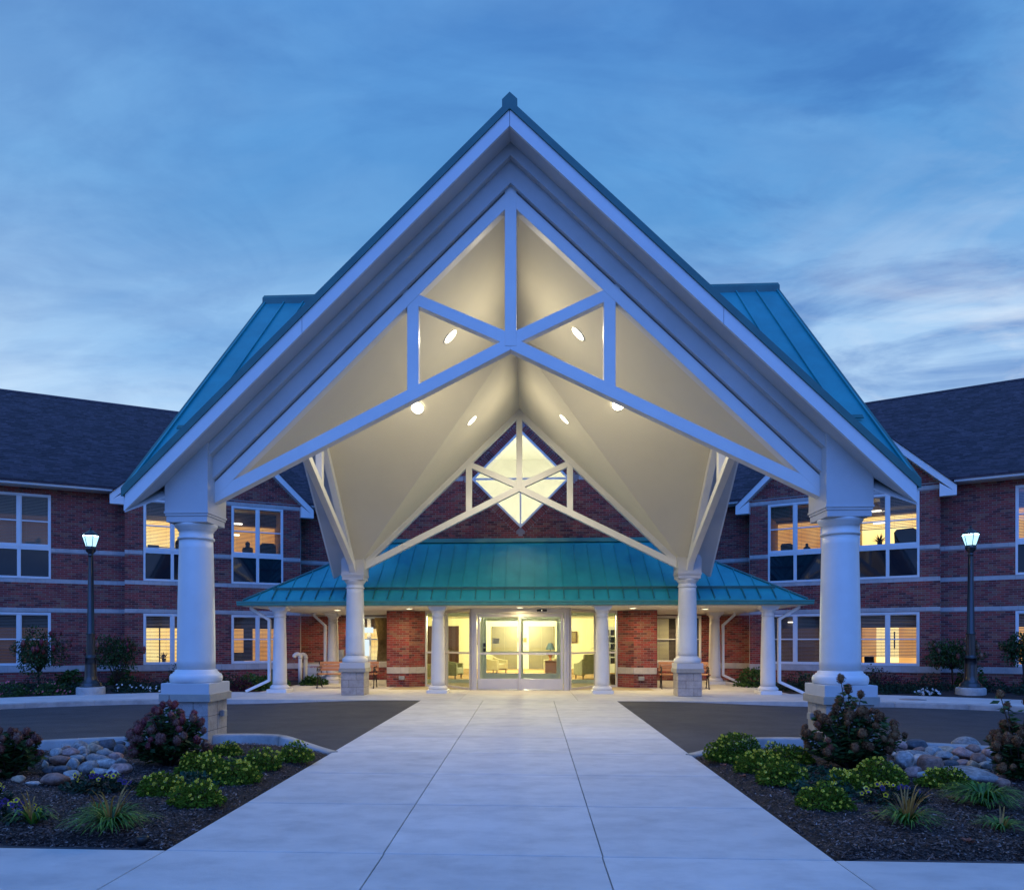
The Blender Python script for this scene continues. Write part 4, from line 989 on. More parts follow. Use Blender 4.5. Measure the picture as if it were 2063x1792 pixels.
# gabled block above the porch roof
DC, DR = (0.0, 6.50), 1.50
GA = lambda z: 4.25 if z < 6.4 else 4.25 - (z - 6.4) / 0.95
def diam(z): d = DR - abs(z - DC[1]); return d
cw = MB()
N_ = 40
zs = [4.3 + i * (10.4 - 4.3) / 61 for i in range(62)]
for za, zb in zip(zs, zs[1:]):
    zm_ = (za + zb) / 2; h = GA(zm_); d = diam(zm_) + 0.03
    if h <= 0.02: continue
    if d > 0.03:
        da, db = max(0, diam(za)) , max(0, diam(zb))
        for s in (-1, 1):
            cw.prism([(s * da, 22.4, za), (s * h, 22.4, za), (s * h, 22.4, zb), (s * db, 22.4, zb)], (0, 0.2, 0))
    else: cw.box(-h, 22.4, za, h, 22.6, zb)
gw = cw.build('centre_gable_wall', M['mortar'], bldg)
RW = 0.215
def gint(z):
    h = GA(z + .04) - .02
    if h < .1: return []
    d = DR * 1.0 - abs(z - DC[1]) + RW * 1.414 + 0.02
    iv_ = [(-h, h)] if d <= 0 else [(-h, -d), (d, h)]
    return [q for q in iv_ if q[1] - q[0] > .03] if not (6.44 < z < 6.58) else []
bricks(FG, gw, gint, 4.58, 9.6)
band(FG, gw, -4.2, -(DR + RW * 1.414), 6.44, 6.575); band(FG, gw, DR + RW * 1.414, 4.2, 6.44, 6.575)
# soldier bricks round the diamond window
for q in range(4):
    d1 = Vector((1, 0, -1)).normalized() if q == 0 else (Vector((-1, 0, -1)).normalized() if q == 1 else (Vector((-1, 0, 1)).normalized() if q == 2 else Vector((1, 0, 1)).normalized()))
    st = [Vector((0, 0, DR)), Vector((DR, 0, 0)), Vector((0, 0, -DR)), Vector((-DR, 0, 0))][q]
    nn = Vector((-d1.z, 0, d1.x));
    if nn.dot(st + d1 * 1) < 0: nn = -nn
    L_ = DR * 1.414; n_ = 31
    for i in range(n_):
        a = st + d1 * (L_ * i / n_ + 0.004); e = st + d1 * (L_ * (i + 1) / n_ - 0.004); o_ = Vector((0, 22.394, DC[1]))
        b = MB(); b.prism([o_ + a + nn * .03, o_ + e + nn * .03, o_ + e + nn * RW, o_ + a + nn * RW], (0, 0.03, 0)); b.build('border_brick', M['brick'], gw)
# diamond window frame, panes and the bright upper lobby behind it
dw = bpy.data.objects.new('diamond_window', None); COL.objects.link(dw); dw.parent = bldg; dw.location = (0, 22.4, 6.5); dw.matrix_parent_inverse = wm(bldg).inverted(); WM[dw.name] = Matrix.Translation((0, 22.4, 6.5))
b = MB(); o_ = DC[1]
cor = [Vector((0, 0, 1)), Vector((1, 0, 0)), Vector((0, 0, -1)), Vector((-1, 0, 0))]
for q in range(4):
    a, e = cor[q], cor[(q + 1) % 4]; ro, ri = DR + 0.03, DR - 0.055
    b.prism([(a * ro + Vector((0, 22.385, o_))), (e * ro + Vector((0, 22.385, o_))), (e * ri + Vector((0, 22.385, o_))), (a * ri + Vector((0, 22.385, o_)))], (0, 0.09, 0))
b.build('frame', M['frame'], dw)
b = MB(); b.box(-DR + .06, 22.39, o_ - .028, DR - .06, 22.46, o_ + .028); b.box(-.024, 22.392, o_ - DR + .06, .024, 22.458, o_ - .028); b.build('muntin', M['frame'], dw)
b = MB(); b.add([(0, 22.43, o_ + DR), (DR, 22.43, o_), (0, 22.43, o_ - DR), (-DR, 22.43, o_)], [(0, 1, 2, 3)]); b.build('pane', M['pane'], dw)
b = MB(); X0, X1, Y0, Y1, Z0, Z1 = -3.6, 3.6, 22.66, 27.2, 4.9, 8.3
b.quad((X0, Y1, Z0), (X1, Y1, Z0), (X1, Y1, Z1), (X0, Y1, Z1)); b.quad((X0, Y0, Z0), (X0, Y1, Z0), (X0, Y1, Z1), (X0, Y0, Z1)); b.quad((X1, Y0, Z0), (X1, Y1, Z0), (X1, Y1, Z1), (X1, Y0, Z1))
b.quad((X0, Y0, Z1), (X1, Y0, Z1), (X1, Y1, Z1), (X0, Y1, Z1)); b.quad((X0, Y0, Z0), (X1, Y0, Z0), (X1, Y1, Z0), (X0, Y1, Z0)); b.build('upper_room', M['diamond'], bldg)
for s in (-1, 1):
    b = MB(); x = s * 0.56; b.box(x - .2, 27.14, 5.85, x + .2, 27.19, 6.12)
    for i in range(6): b.box(x - .17, 27.12, 5.89 + i * .035, x + .17, 27.14, 5.905 + i * .035)
    b.build('wall_vent', M['galv'], bldg)
for sx_ in (-1, 1):
    l = bpy.data.lights.new('upper_fill_lamp', 'POINT'); l.energy = 190; l.color = (1.0, 0.97, 0.84); l.shadow_soft_size = .15  # point lamps added out of sight to light the upper room
    lo = bpy.data.objects.new('upper_fill_lamp', l); COL.objects.link(lo); lo.parent = dw; lo.matrix_parent_inverse = wm(dw).inverted(); lo.location = (sx_ * 2.5, 24.2, 5.7)
# side walls and roof of the block
for s in (-1, 1):
    b = MB(); b.box(min(s * 4.0, s * 4.25), 22.6, 0, max(s * 4.0, s * 4.25), 27, 6.4); b.build('block_side_wall', M['brick'], bldg)
    b = MB(); b.prism([(0, 22.15, 10.45), (s * 4.6, 22.15, 6.1), (s * 4.6, 31, 6.1), (0, 31, 10.45)], (0, 0, 0.06)); b.build('block_roof', M['shingle'], bldg)

# ---- brick piers beside the entrance
def pier(s):
    pts = [(4.20, 22.40), (3.50, 22.40), (3.06, 22.78), (3.06, 23.3), (4.20, 23.3)]
    b = MB(); P = [(s * (x if i not in (0, 4) else x), y, -0.05) for i, (x, y) in enumerate(pts)]
    b.prism(P, (0, 0, 2.46)); w = b.build('entrance_pier', M['mortar'], bldg)
    fa = Frame((s * 3.50, 22.40), (s, 0)); fa.n = Vector((0, -1)); fa.ang = atan2(fa.t.y, fa.t.x)
    d = Vector((s * (3.06 - 3.50), 22.78 - 22.40)); fb = Frame((s * 3.50, 22.40), d); fb.n = Vector((-s * d.y, s * d.x)).normalized()
    if fb.n.y > 0: fb.n = -fb.n
    for ff, L_ in ((fa, 0.70), (fb, d.length)):
        bricks(ff, w, lambda z: sub((0.0, L_), [(-9, 9, .43, .632)], z), 0.02, 2.41)
        band(ff, w, 0, L_, 0.43, 0.632, out=0.035, off=0.15)
    b = MB(); b.bbox(s * 3.72 - 0.09, 22.30, 0.24, s * 3.72 + 0.09, 22.395, 0.35, 0.012); b.build('step_light', M['galv'], w)
for s in (-1, 1): pier(s)

# ---- emit the bricks: the nearest in view as separate parts, the rest as real joined geometry per wall
def in_view(c, m=0.99):
    d = Vector(c) - CAM; z = -d.x * sin(YAW) + d.y * cos(YAW); x = d.x * cos(YAW) + d.y * sin(YAW)
    u = 990.13 + 1447.17 * x / z; v = 1290.4 - 1447.17 * d.z / z
    if not (10 < u < 2053 and 0 < v < 1792): return False
    if 325 < u < 460 or 1628 < u < 1775: return False
    return True
cube = MB(); cube.box(-.5, -.5, -.5, .5, .5, .5); cube_me = cube.mesh('brick'); cube_me.materials.append(M['brick'])
def rank(item):
    w, f, lo, hi, z0, z1, o = item; c = f.p((lo + hi) / 2, o, (z0 + z1) / 2)
    d = (Vector(c) - CAM).length / max(0.2, (hi - lo) / BLN)
    face = f.n.dot(((CAM - Vector(c)).to_2d()).normalized())
    return (0 if in_view(c) else 1, d / max(.2, face))
BK_ALL.sort(key=rank)
for w, f, lo, hi, z0, z1, o in BK_ALL[:300]:
    c = f.p((lo + hi) / 2, o - 0.02, (z0 + z1) / 2)
    obj('brick', cube_me, w, c, f.ang, (hi - lo, 0.04, z1 - z0))
walls = {}
for it in BK_ALL[300:]: walls.setdefault(it[0].name, (it[0], MB()))[1]
for w, f, lo, hi, z0, z1, o in BK_ALL[300:]:
    b = walls[w.name][1]; i = o - 0.03
    vs = [f.p(lo, o, z0), f.p(hi, o, z0), f.p(hi, o, z1), f.p(lo, o, z1), f.p(lo, i, z0), f.p(hi, i, z0), f.p(hi, i, z1), f.p(lo, i, z1)]
    b.add(vs, [(0, 1, 2, 3), (4, 5, 1, 0), (3, 2, 6, 7), (4, 0, 3, 7), (1, 5, 6, 2)])
for w, b in walls.values(): b.build('brick', M['brick'], w, kind='stuff')
# shingles
def srank(it):
    rf, f, s0, s1, oa, za, th = it; c = f.p((s0 + s1) / 2, oa, za); return (0 if in_view(c) else 1, (Vector(c) - CAM).length)
SH_ALL.sort(key=srank)
def shingle(b, it, origin=None):
    rf, f, s0, s1, oa, za, th = it; d = 0.15; c_ = 1 / sqrt(1 + RP * RP)
    ob, zb = oa - d * c_, za + RP * d * c_
    vs = [f.p(s0, oa, za), f.p(s1, oa, za), f.p(s1, oa, za + th), f.p(s0, oa, za + th), f.p(s1, ob, zb + 0.002), f.p(s0, ob, zb + 0.002)]
    if origin: vs = [tuple(Vector(v) - Vector(origin)) for v in vs]
    b.add(vs, [(0, 1, 2, 3), (3, 2, 4, 5), (1, 4, 2), (0, 3, 5)])
for it in SH_ALL[:300]:
    c = it[1].p(it[2], it[4], it[5]); b = MB(); shingle(b, it, c); me = b.mesh('shingle'); me.materials.append(M['shingle']); obj('shingle', me, it[0], c)
rw_ = {}
for it in SH_ALL[300:]: shingle(rw_.setdefault(it[0].name, (it[0], MB()))[1], it)
for rf, b in rw_.values(): b.build('shingle', M['shingle'], rf, kind='stuff')

# ---- glass entrance: sliding doors, header, side glazing; vestibule with the inner doors
def part_empty(name, par, loc):
    o = bpy.data.objects.new(name, None); COL.objects.link(o); o.parent = par; o.location = loc
    o.matrix_parent_inverse = wm(par).inverted(); WM[o.name] = Matrix.Translation(loc); return o
DY = 21.24
ent = part_empty('entrance_frame', bldg, (0, DY, 0))
for s in (-1, 1):
    b = MB()
    b.box(min(s * 1.285, s * 1.365), DY - 0.05, 0, max(s * 1.285, s * 1.365), DY + 0.12, 2.42); b.box(min(s * 1.368, s * 1.435), DY - 0.03, 0, max(s * 1.368, s * 1.435), DY + 0.10, 2.42)
    b.build('jamb', M['alu'], ent, bevel=0.004)
b = MB(); b.box(-1.284, DY - 0.07, 2.27, 1.284, DY + 0.12, 2.418); b.build('header', M['alu'], ent, bevel=0.004)
b = MB(); b.box(0.49, DY - 0.115, 2.315, 0.79, DY - 0.07, 2.375); sn = b.build('motion_sensor', M['dark'], ent, bevel=0.015)
b = MB(); b.box(0.63, DY - 0.120, 2.34, 0.645, DY - 0.116, 2.35); b.build('indicator_light', M['lamp_disc'], sn)
b = MB(); b.box(-1.284, DY - 0.06, 0.0, 1.284, DY + 0.10, 0.012); b.build('threshold', M['galv'], ent)
def leaf_door(x0, x1, y, m, par, gl, z1=2.255, zbot=0.335, zmid=(1.045, 1.105), name='sliding_door', st=0.068):
    d = part_empty(name, par, ((x0 + x1) / 2, y, 0))
    b = MB(); b.box(x0, y - .022, 0.018, x0 + st, y + .022, z1); b.box(x1 - st, y - .022, 0.018, x1, y + .022, z1)
    b.box(x0 + st, y - .021, z1 - 0.095, x1 - st, y + .021, z1); b.box(x0 + st, y - .021, 0.018, x1 - st, y + .021, zbot)
    b.box(x0 + st, y - .021, zmid[0], x1 - st, y + .021, zmid[1]); b.build('door_frame', M[m], d, bevel=0.004)
    for a, c in ((zbot, zmid[0]), (zmid[1], z1 - 0.095)):
        b = MB(); b.quad((x0 + st, y, a), (x1 - st, y, a), (x1 - st, y, c), (x0 + st, y, c)); b.build('pane', M[gl], d)
    return d
dl = leaf_door(-1.262, 0.018, DY + 0.05, 'alu', ent, 'doorglass'); dr = leaf_door(-0.045, 1.262, DY - 0.005, 'alu', ent, 'doorglass')
def notice(x0, x1, z0, z1, y, par, lines):
    b = MB(); b.box(x0, y - 0.003, z0, x1, y, z1); n = b.build('paper_notice', M['paper'], par)
    b = MB(); h = (z1 - z0) / (lines + 1.5)
    for i in range(lines):
        zz = z1 - h * (i + 1.2); ww = (x1 - x0) * (0.8 - 0.25 * ((i * 7) % 3 == 0)); xx = x0 + (x1 - x0 - ww) / 2
        while xx < x1 - 0.012 - ((x1 - x0) - ww) / 2:
            lw = random.uniform(.008, .024); b.box(xx, y - .0042, zz - h * .22, min(xx + lw, x1 - .008), y - .003, zz + h * .12); xx += lw + .006
    b.build('print', M['ink'], n)
notice(0.46, 0.76, 1.04, 1.10, DY - 0.03, dr, 2)
# side glazing
def glazing(p0, p1, name='side_glazing'):
    f = Frame(p0, Vector(p1) - Vector(p0)); L_ = (Vector(p1) - Vector(p0)).length; T = f.T(); o = part_empty(name, bldg, f.p(L_ / 2, 0, 0))
    b = MB(); t = 0.045
    b.box(0, -.05, 0, t, .05, 2.41, T); b.box(L_ - t, -.05, 0, L_, .05, 2.41, T)
    for a, c in ((0, .06), (1.06, 1.115), (2.33, 2.41)): b.box(t, -.045, a, L_ - t, .045, c, T)
    b.build('frame', M['alu'], o, bevel=0.003)
    for a, c in ((.06, 1.06), (1.115, 2.33)):
        b = MB(); b.quad(f.p(t, 0, a), f.p(L_ - t, 0, a), f.p(L_ - t, 0, c), f.p(t, 0, c)); b.build('pane', M['doorglass'], o)
for s in (-1, 1):
    glazing((s * 1.45, 21.27), (s * 2.36, 22.72)); glazing((s * 2.38, 22.78), (s * 3.04, 22.86))
# lobby shell
lob = part_empty('lobby', bldg, (0, 30, 0))
b = MB(); X, Yf_, Yb_, H = 5.4, 23.2, 37.25, 2.62
b.quad((-X, Yb_, 0), (X, Yb_, 0), (X, Yb_, H), (-X, Yb_, H)); b.quad((-X, 26.7, 0), (-X, Yb_, 0), (-X, Yb_, H), (-X, 26.7, H)); b.quad((X, 26.7, 0), (X, Yb_, 0), (X, Yb_, H), (X, 26.7, H))
b.quad((-3.95, 23.3, 0), (-3.95, 26.7, 0), (-3.95, 26.7, H), (-3.95, 23.3, H)); b.quad((3.95, 23.3, 0), (3.95, 26.7, 0), (3.95, 26.7, H), (3.95, 23.3, H))
b.quad((-X, 26.7, 0), (-3.95, 26.7, 0), (-3.95, 26.7, H), (-X, 26.7, H)); b.quad((X, 26.7, 0), (3.95, 26.7, 0), (3.95, 26.7, H), (X, 26.7, H)); b.build('lobby_wall', M['lobbywall'], lob)
b = MB(); b.quad((-X, 22.6, H), (X, 22.6, H), (X, Yb_, H), (-X, Yb_, H)); b.box(-1.4, 21.36, 2.425, 1.4, 22.9, 2.46); b.build('lobby_ceiling', M['lobbyceil'], lob)
b = MB(); b.quad((-X, 26.6, 0.004), (X, 26.6, 0.004), (X, Yb_, 0.004), (-X, Yb_, 0.004)); b.build('lobby_carpet', M['carpet'], lob)
b = MB(); b.quad((-3.95, 21.3, 0.002), (3.95, 21.3, 0.002), (3.95, 26.6, 0.002), (-3.95, 26.6, 0.002)); b.build('vestibule_floor', M['tile'], lob)
IYY = 24.85
inn = part_empty('inner_door_frame', bldg, (0, IYY, 0))
b = MB()
for s in (-1, 1): b.box(min(s * 1.30, s * 1.42), IYY - .06, 0, max(s * 1.30, s * 1.42), IYY + .06, 2.42)
b.box(-1.30, IYY - .06, 2.24, 1.30, IYY + .06, 2.42); b.build('frame', M['inner'], inn, bevel=.004)
dl2 = leaf_door(-1.298, 0.02, IYY + .04, 'inner', inn, 'doorglass', 2.235, 0.33, (1.02, 1.09), 'inner_door', 0.085); dr2 = leaf_door(-0.02, 1.298, IYY - .01, 'inner', inn, 'doorglass', 2.235, 0.33, (1.02, 1.09), 'inner_door', 0.085)
notice(-1.0, -0.77, 1.36, 1.54, IYY - 0.02, dl2, 8)
b = MB(); b.bbox(-1.31, IYY - .12, 1.25, -1.22, IYY - .06, 1.38, .008); b.bbox(-1.31, IYY - .12, 1.07, -1.22, IYY - .06, 1.20, .008); b.build('card_reader', M['dark'], inn)
for s in (-1, 1):   # inner glazed screens either side
    for (a, c) in (((s * 1.43, IYY), (s * 2.6, IYY)), ((s * 2.61, IYY), (s * 3.94, IYY))):
        f = Frame(a, Vector(c) - Vector(a)); L_ = (Vector(c) - Vector(a)).length; T = f.T(); o = part_empty('inner_glazing', bldg, f.p(L_ / 2, 0, 0)); b = MB(); t = .05
        b.box(0, -.04, 0, t, .04, 2.41, T); b.box(L_ - t, -.04, 0, L_, .04, 2.41, T); b.box(t, -.038, 0, L_ - t, .038, .12, T); b.box(t, -.038, 2.3, L_ - t, .038, 2.41, T); b.build('frame', M['inner'], o)
        b = MB(); b.quad(f.p(t, 0, .12), f.p(L_ - t, 0, .12), f.p(L_ - t, 0, 2.3), f.p(t, 0, 2.3)); b.build('pane', M['doorglass'], o)
# lift doors on the lobby's back wall
for xc in (-0.99, 0.925):
    e = part_empty('lift_doors', lob, (xc, Yb_, 0)); b = MB()
    b.box(xc - .66, Yb_ - .07, 0, xc - .6, Yb_, 2.2); b.box(xc + .6, Yb_ - .07, 0, xc + .66, Yb_, 2.2); b.box(xc - .66, Yb_ - .07, 2.14, xc + .66, Yb_, 2.2); b.build('surround', M['brass'] if False else M['elevator'], e)
    for s in (-1, 1): b = MB(); b.box(min(xc, xc + s * .597), Yb_ - .03 + .004 * s, .01, max(xc + s * .003, xc + s * .597), Yb_ - .008, 2.138); b.build('door_leaf', M['elevator'], e)
def wallbox(x, z, w, h, m, name):
    b = MB(); b.box(x - w / 2, Yb_ - .03, z - h / 2, x + w / 2, Yb_ - .004, z + h / 2); b.build(name, M[m], lob)
wallbox(-.10, 2.08, .09, .14, 'red', 'fire_strobe'); wallbox(.06, 1.95, .09, .2, 'paper', 'floor_indicator'); wallbox(.07, 1.50, .17, .22, 'carpet', 'wall_sign'); wallbox(-.25, 1.50, .12, .22, 'carpet', 'wall_sign'); wallbox(.06, 1.06, .1, .18, 'galv', 'call_button')
# french door and dark opening at the lobby sides
b = MB(); b.box(3.35, 33.0, 0, 4.35, 33.06, 2.1); fd = b.build('french_door', M['whitepaint'], lob)
for i in range(3):
    for j in range(5):
        b = MB(); b.box(3.50 + i * .24, 32.985, .42 + j * .32, 3.50 + i * .24 + .19, 32.998, .42 + j * .32 + .26); b.build('pane', M['spandrel'], fd)
b = MB(); b.box(-4.6, 33.4, 0, -3.0, 33.5, 2.15); b.build('dark_opening', M['darkwood'], lob)
b = MB(); b.box(-4.5, 31.6, 0, -3.3, 32.1, 1.05); b.build('reception_counter', M['darkwood'], lob)
for (x, y, z, w, h, sd_) in ((-5.36, 29.5, 1.6, .9, .7, 'x'), (-5.36, 31.6, 1.6, .6, .8, 'x'), (5.36, 29.0, 1.6, .7, .9, 'x'), (5.36, 31.2, 1.55, .6, .7, 'x'), (-2.3, 37.2, 1.65, .6, .8, 'y'), (2.4, 37.2, 1.65, .7, .6, 'y'), (-3.9, 24.2, 1.6, .5, .7, 'x'), (3.9, 25.9, 1.6, .5, .7, 'x')):
    b = MB(); c_ = MB(); sg_ = -1 if x > 0 else 1
    if sd_ == 'x': b.box(x, y - w / 2, z - h / 2, x + sg_ * .03, y + w / 2, z + h / 2); c_.box(x + sg_ * .030, y - w / 2 + .06, z - h / 2 + .06, x + sg_ * .034, y + w / 2 - .06, z + h / 2 - .06)
    else: b.box(x - w / 2, y - .03, z - h / 2, x + w / 2, y, z + h / 2); c_.box(x - w / 2 + .06, y - .034, z - h / 2 + .06, x + w / 2 - .06, y - .03, z + h / 2 - .06)
    pf = b.build('picture_frame', M['darkwood'], lob); c_.build('picture', M['curtain'], pf)
for y in (24.8, 30, 35): 
    for s in (-1, 1):
        xw = 3.93 if y < 26 else 5.38
        b = MB(); b.box(min(s * xw, s * (xw - .02)), y - 1.8 if y > 26 else 23.3, .02, max(s * xw, s * (xw - .02)), y + 1.9 if y > 26 else 26.6, .14); b.build('skirting_board', M['whitepaint'], lob)
def dome(x, y, zc, e, r=.24):
    o = thing('lobby_light', {True: 'round bowl ceiling light'}.get(True), 'ceiling light', (x, y, zc)); b = MB(); b.lathe([(0.01, zc - .11), (r * .5, zc - .10), (r * .85, zc - .06), (r, zc - .01)], x, y, 24); b.build('bowl', M['lamp_disc'], o)
    b = MB(); b.lathe([(r * 1.06, zc - .012), (r * 1.06, zc - .001)], x, y, 24); b.build('rim', M['galv'], o)
    l = bpy.data.lights.new('lamp', 'POINT'); l.energy = e; l.color = (1.0, 0.93, 0.58); l.shadow_soft_size = .05
    lo = bpy.data.objects.new('lamp', l); COL.objects.link(lo); lo.parent = o; lo.location = (0, 0, -.17); return o
dome(0.05, 29.0, H, 900)['label'] = 'bowl ceiling light in the lobby seen through the middle of the sliding doors'
dome(0.0, 34.5, H, 1000)['label'] = 'farthest bowl ceiling light in the lobby, nearest the lift doors'
dome(-3.0, 25.8, H, 560, .2)['label'] = 'bowl ceiling light behind the left side glazing of the entrance'
dome(3.0, 25.8, H, 560, .2)['label'] = 'bowl ceiling light behind the right side glazing of the entrance'
dome(0.0, 23.2, 2.425 if False else H, 480, .16)['label'] = 'small bowl ceiling light inside the vestibule between both door pairs'
# lobby furniture
def armchair(name, x, y, rz, w, label, m='uphol', d=.82, h=.82, cat='armchair'):
    o = thing(name, label, cat, (x, y, 0), rz); w2 = w / 2
    b = MB(); b.bbox(-w2 + .12, -d / 2, .22, w2 - .12, d / 2 - .18, .44, .03); b.build('seat', M[m], o, local=True)
    b = MB(); b.prism([(-w2 + .08, d / 2 - .2, .2), (-w2 + .08, d / 2 - .04, .2), (-w2 + .08, d / 2 + .06, h), (-w2 + .08, d / 2 - .08, h)], (w - .16, 0, 0)); b.build('backrest', M[m], o, local=True, bevel=.03)
    for s in (-1, 1):
        b = MB(); a = s * w2; c = s * (w2 - .14); b.prism([(min(a, c), -d / 2, .15), (min(a, c), d / 2, .15), (min(a, c), d / 2, .78), (min(a, c), d / 6, .66), (min(a, c), -d / 4, .60), (min(a, c), -d / 2, .60)], (.14, 0, 0)); b.build('arm', M[m], o, local=True, bevel=.03)
        for t in (-1, 1): b = MB(); b.lathe([(.018, 0), (.03, .15)], s * (w2 - .08), t * (d / 2 - .08), 10); b.build('leg', M['darkwood'], o, local=True)
    return o
armchair('armchair', -1.25, 32.2, radians(62), .95, 'cream upholstered armchair seen low through the left sliding door')
armchair('sofa', 1.35, 32.6, radians(-90), 1.3, 'cream sofa end seen low through the right sliding door', cat='sofa')
armchair('armchair', -2.75, 27.3, radians(80), 1.0, 'olive armchair behind the left side glazing', 'upholg')
armchair('armchair', 2.65, 27.6, radians(200), 1.15, 'broad armchair turned away behind the right side glazing', 'upholg', h=.95)
armchair('armchair', -3.6, 26.2, radians(100), .9, 'armchair behind the narrow left glazing beside the brick pier', 'uphol')
t_ = thing('side_table', 'dark wooden side table beside the cream sofa', 'side table', (1.25, 31.4, 0))
b = MB(); b.bbox(-.32, -.3, .56, .32, .3, .60, .008); b.build('table_top', M['darkwood'], t_, local=True); b = MB(); b.box(-.28, -.26, .06, .28, .26, .56); b.build('cabinet', M['darkwood'], t_, local=True)
t_ = thing('table_lamp', 'table lamp with dark conical shade on the side table', 'lamp', (1.2, 31.4, .60))
b = MB(); b.lathe([(.09, 0), (.09, .03), (.035, .06), (.07, .16), (.10, .26), (.06, .36), (.02, .40), (.02, .5)], seg=16); b.build('base', M['brass'], t_, local=True)
b = MB(); b.lathe([(.21, .47), (.09, .76)], seg=20, caps=False); b.build('lamp_shade', M['bluegray'], t_, local=True)
def palm(x, y, z, h, label, seed, rr=1.0):
    o = thing('potted_palm', label, 'houseplant', (x, y, 0)); R_ = random.Random(seed)
    b = MB(); b.lathe([(.16, 0), (.22, .34), (.20, .35)], seg=16); b.build('pot', M['darkwood'], o, local=True)
    b = MB(); b.tube([(0, 0, .3), (.02, 0, h * .55), (0, 0.02, h * .72)], .025, 6); b.build('trunk', M['stem'], o, local=True)
    for k in range(13):
        b = MB(); an = k * 2.4; L_ = R_.uniform(.55, .8) * rr; el = R_.uniform(.1, 1.2); p = Vector((0, 0, h * R_.uniform(.5, .72)))
        for i in range(12):
            t = i / 12; q = p + Vector((cos(an) * L_ * t * cos(el * .6), sin(an) * L_ * t * cos(el * .6), L_ * (sin(el) * t - .75 * t * t)))
            for s in (-1, 1):
                d = Vector((cos(an + s * .9), sin(an + s * .9), -.35)); b.leaf(q, d, Vector((0, 0, 1)), .22 * (1.1 - t), .028)
        b.build('frond', M['leafd'], o, local=True)
palm(3.15, 24.2, 0, 2.2, 'tall potted palm behind the narrow right glazing by the pier', 3)
palm(3.4, 30.4, 0, 1.7, 'shorter potted palm farther back behind the right side glazing', 9)
palm(-3.2, 28.5, 0, 2.0, 'potted palm deep behind the left side glazing', 4)

# ---- porch things
def bench(x, y, rz, label, w=1.5):
    o = thing('park_bench', label, 'bench', (x, y, 0), rz, 'benches under the porch')
    for i in range(5):
        b = MB(); yy = -.24 + i * .095; b.bbox(-w / 2, yy, .425 - .012 * (i == 0), w / 2, yy + .078, .45 - .012 * (i == 0), .006); b.build('seat_slat', M['wood'], o, local=True)
    for i in range(3):
        b = MB(); z = .52 + i * .10; yy = .245 + i * .028; b.prism([(-w / 2, yy, z), (-w / 2, yy + .022, z + .002), (-w / 2, yy + .044, z + .086), (-w / 2, yy + .022, z + .084)], (w, 0, 0)); b.build('back_slat', M['wood'], o, local=True)
    for s in (-1, 1):
        xx = s * (w / 2 - .06); b = MB()
        b.tube([(xx, -.30, 0), (xx, -.26, .06), (xx, -.20, .22), (xx, -.24, .40)], [.02, .017, .017, .017], 6)
        b.tube([(xx, .34, 0), (xx, .29, .08), (xx, .20, .25), (xx, .24, .42), (xx, .29, .62), (xx, .34, .80)], [.02, .016, .016, .018, .016, .015], 6)
        b.tube([(xx, -.26, .41), (xx, .26, .41)], .015, 6); b.tube([(xx, -.20, .22), (xx, -.05, .33), (xx, .12, .30), (xx, .20, .25)], .011, 5); b.tube([(xx, -.1, .40), (xx, .02, .30), (xx, .1, .40)], .010, 5)
        b.tube([(xx, -.24, .42), (xx, -.28, .55), (xx, -.22, .64), (xx, -.05, .655), (xx, .12, .63), (xx, .28, .66)], .016, 6)
        b.tube([(xx, -.2, .55), (xx, -.13, .61), (xx, -.05, .55), (xx, -.12, .50), (xx, -.2, .55)], .009, 5); b.tube([(xx, .0, .55), (xx, .07, .60), (xx, .14, .54), (xx, .07, .49), (xx, 0, .55)], .009, 5)
        b.build('leg_frame', M['iron'], o, local=True)
    return o
bench(-5.35, 21.95, radians(2), 'wooden slat bench with iron legs left of the left brick pier', 1.85)
bench(4.98, 22.12, radians(-6), 'wooden slat bench with iron arms right of the right brick pier', 1.5)
for i, (x, y, h, lab) in enumerate(((-7.42, 23.8, 1.02, 'front white plastic gooseneck vent pipe in the bed by the porch'), (-7.33, 24.1, 1.0, 'rear white gooseneck vent pipe, half behind the front one'))):
    o = thing('vent_pipe', lab, 'vent pipe', (x, y, 0)); r = .10
    P = [(0, 0, 0), (0, 0, h - .12)]
    b = MB(); b.tube(P, .068, 18); b.build('pipe', M['pvc'], o, local=True)
    P = [(0, 0, h - .14)] + [(-.085 + .085 * cos(a), -.04 * (1 - cos(a)), h - .10 + .085 * sin(a)) for a in [pi * k / 8 for k in range(9)]] + [(-.17, -.08, h - .17)]
    b = MB(); b.tube(P, .074, 18); b.build('elbow', M['pvc'], o, local=True)
    b = MB(); b.lathe([(.062, h - .172), (.058, h - .169)], -.17, -.08, 18); b.build('opening', M['dark'], o, local=True)
    b = MB(); b.lathe([(.078, h - .16), (.078, h - .10)], 0, 0, 18); b.build('coupling', M['pvc'], o, local=True)
o = thing('condenser_unit', 'white outdoor condenser cabinet with dark fan top and red lettering behind the bench', 'air conditioner', (-6.9, 25.1, 0))
b = MB(); b.bbox(-.72, -.35, .06, .72, .35, .62, .02); b.build('cabinet', M['unit'], o, local=True)
b = MB(); b.lathe([(.30, .62), (.30, .70), (.26, .76), (.10, .78)], .05, 0, 24); b.build('fan_shroud', M['dark'], o, local=True)
tx = bpy.data.curves.new('lettering', 'FONT'); tx.body = 'seresco'; tx.size = .125; tx.extrude = .002; tx.materials.append(M['red'])
tmp = bpy.data.objects.new('tmp', tx); COL.objects.link(tmp); bpy.context.view_layer.update(); tme = bpy.data.meshes.new_from_object(tmp.evaluated_get(bpy.context.evaluated_depsgraph_get())); bpy.data.objects.remove(tmp)
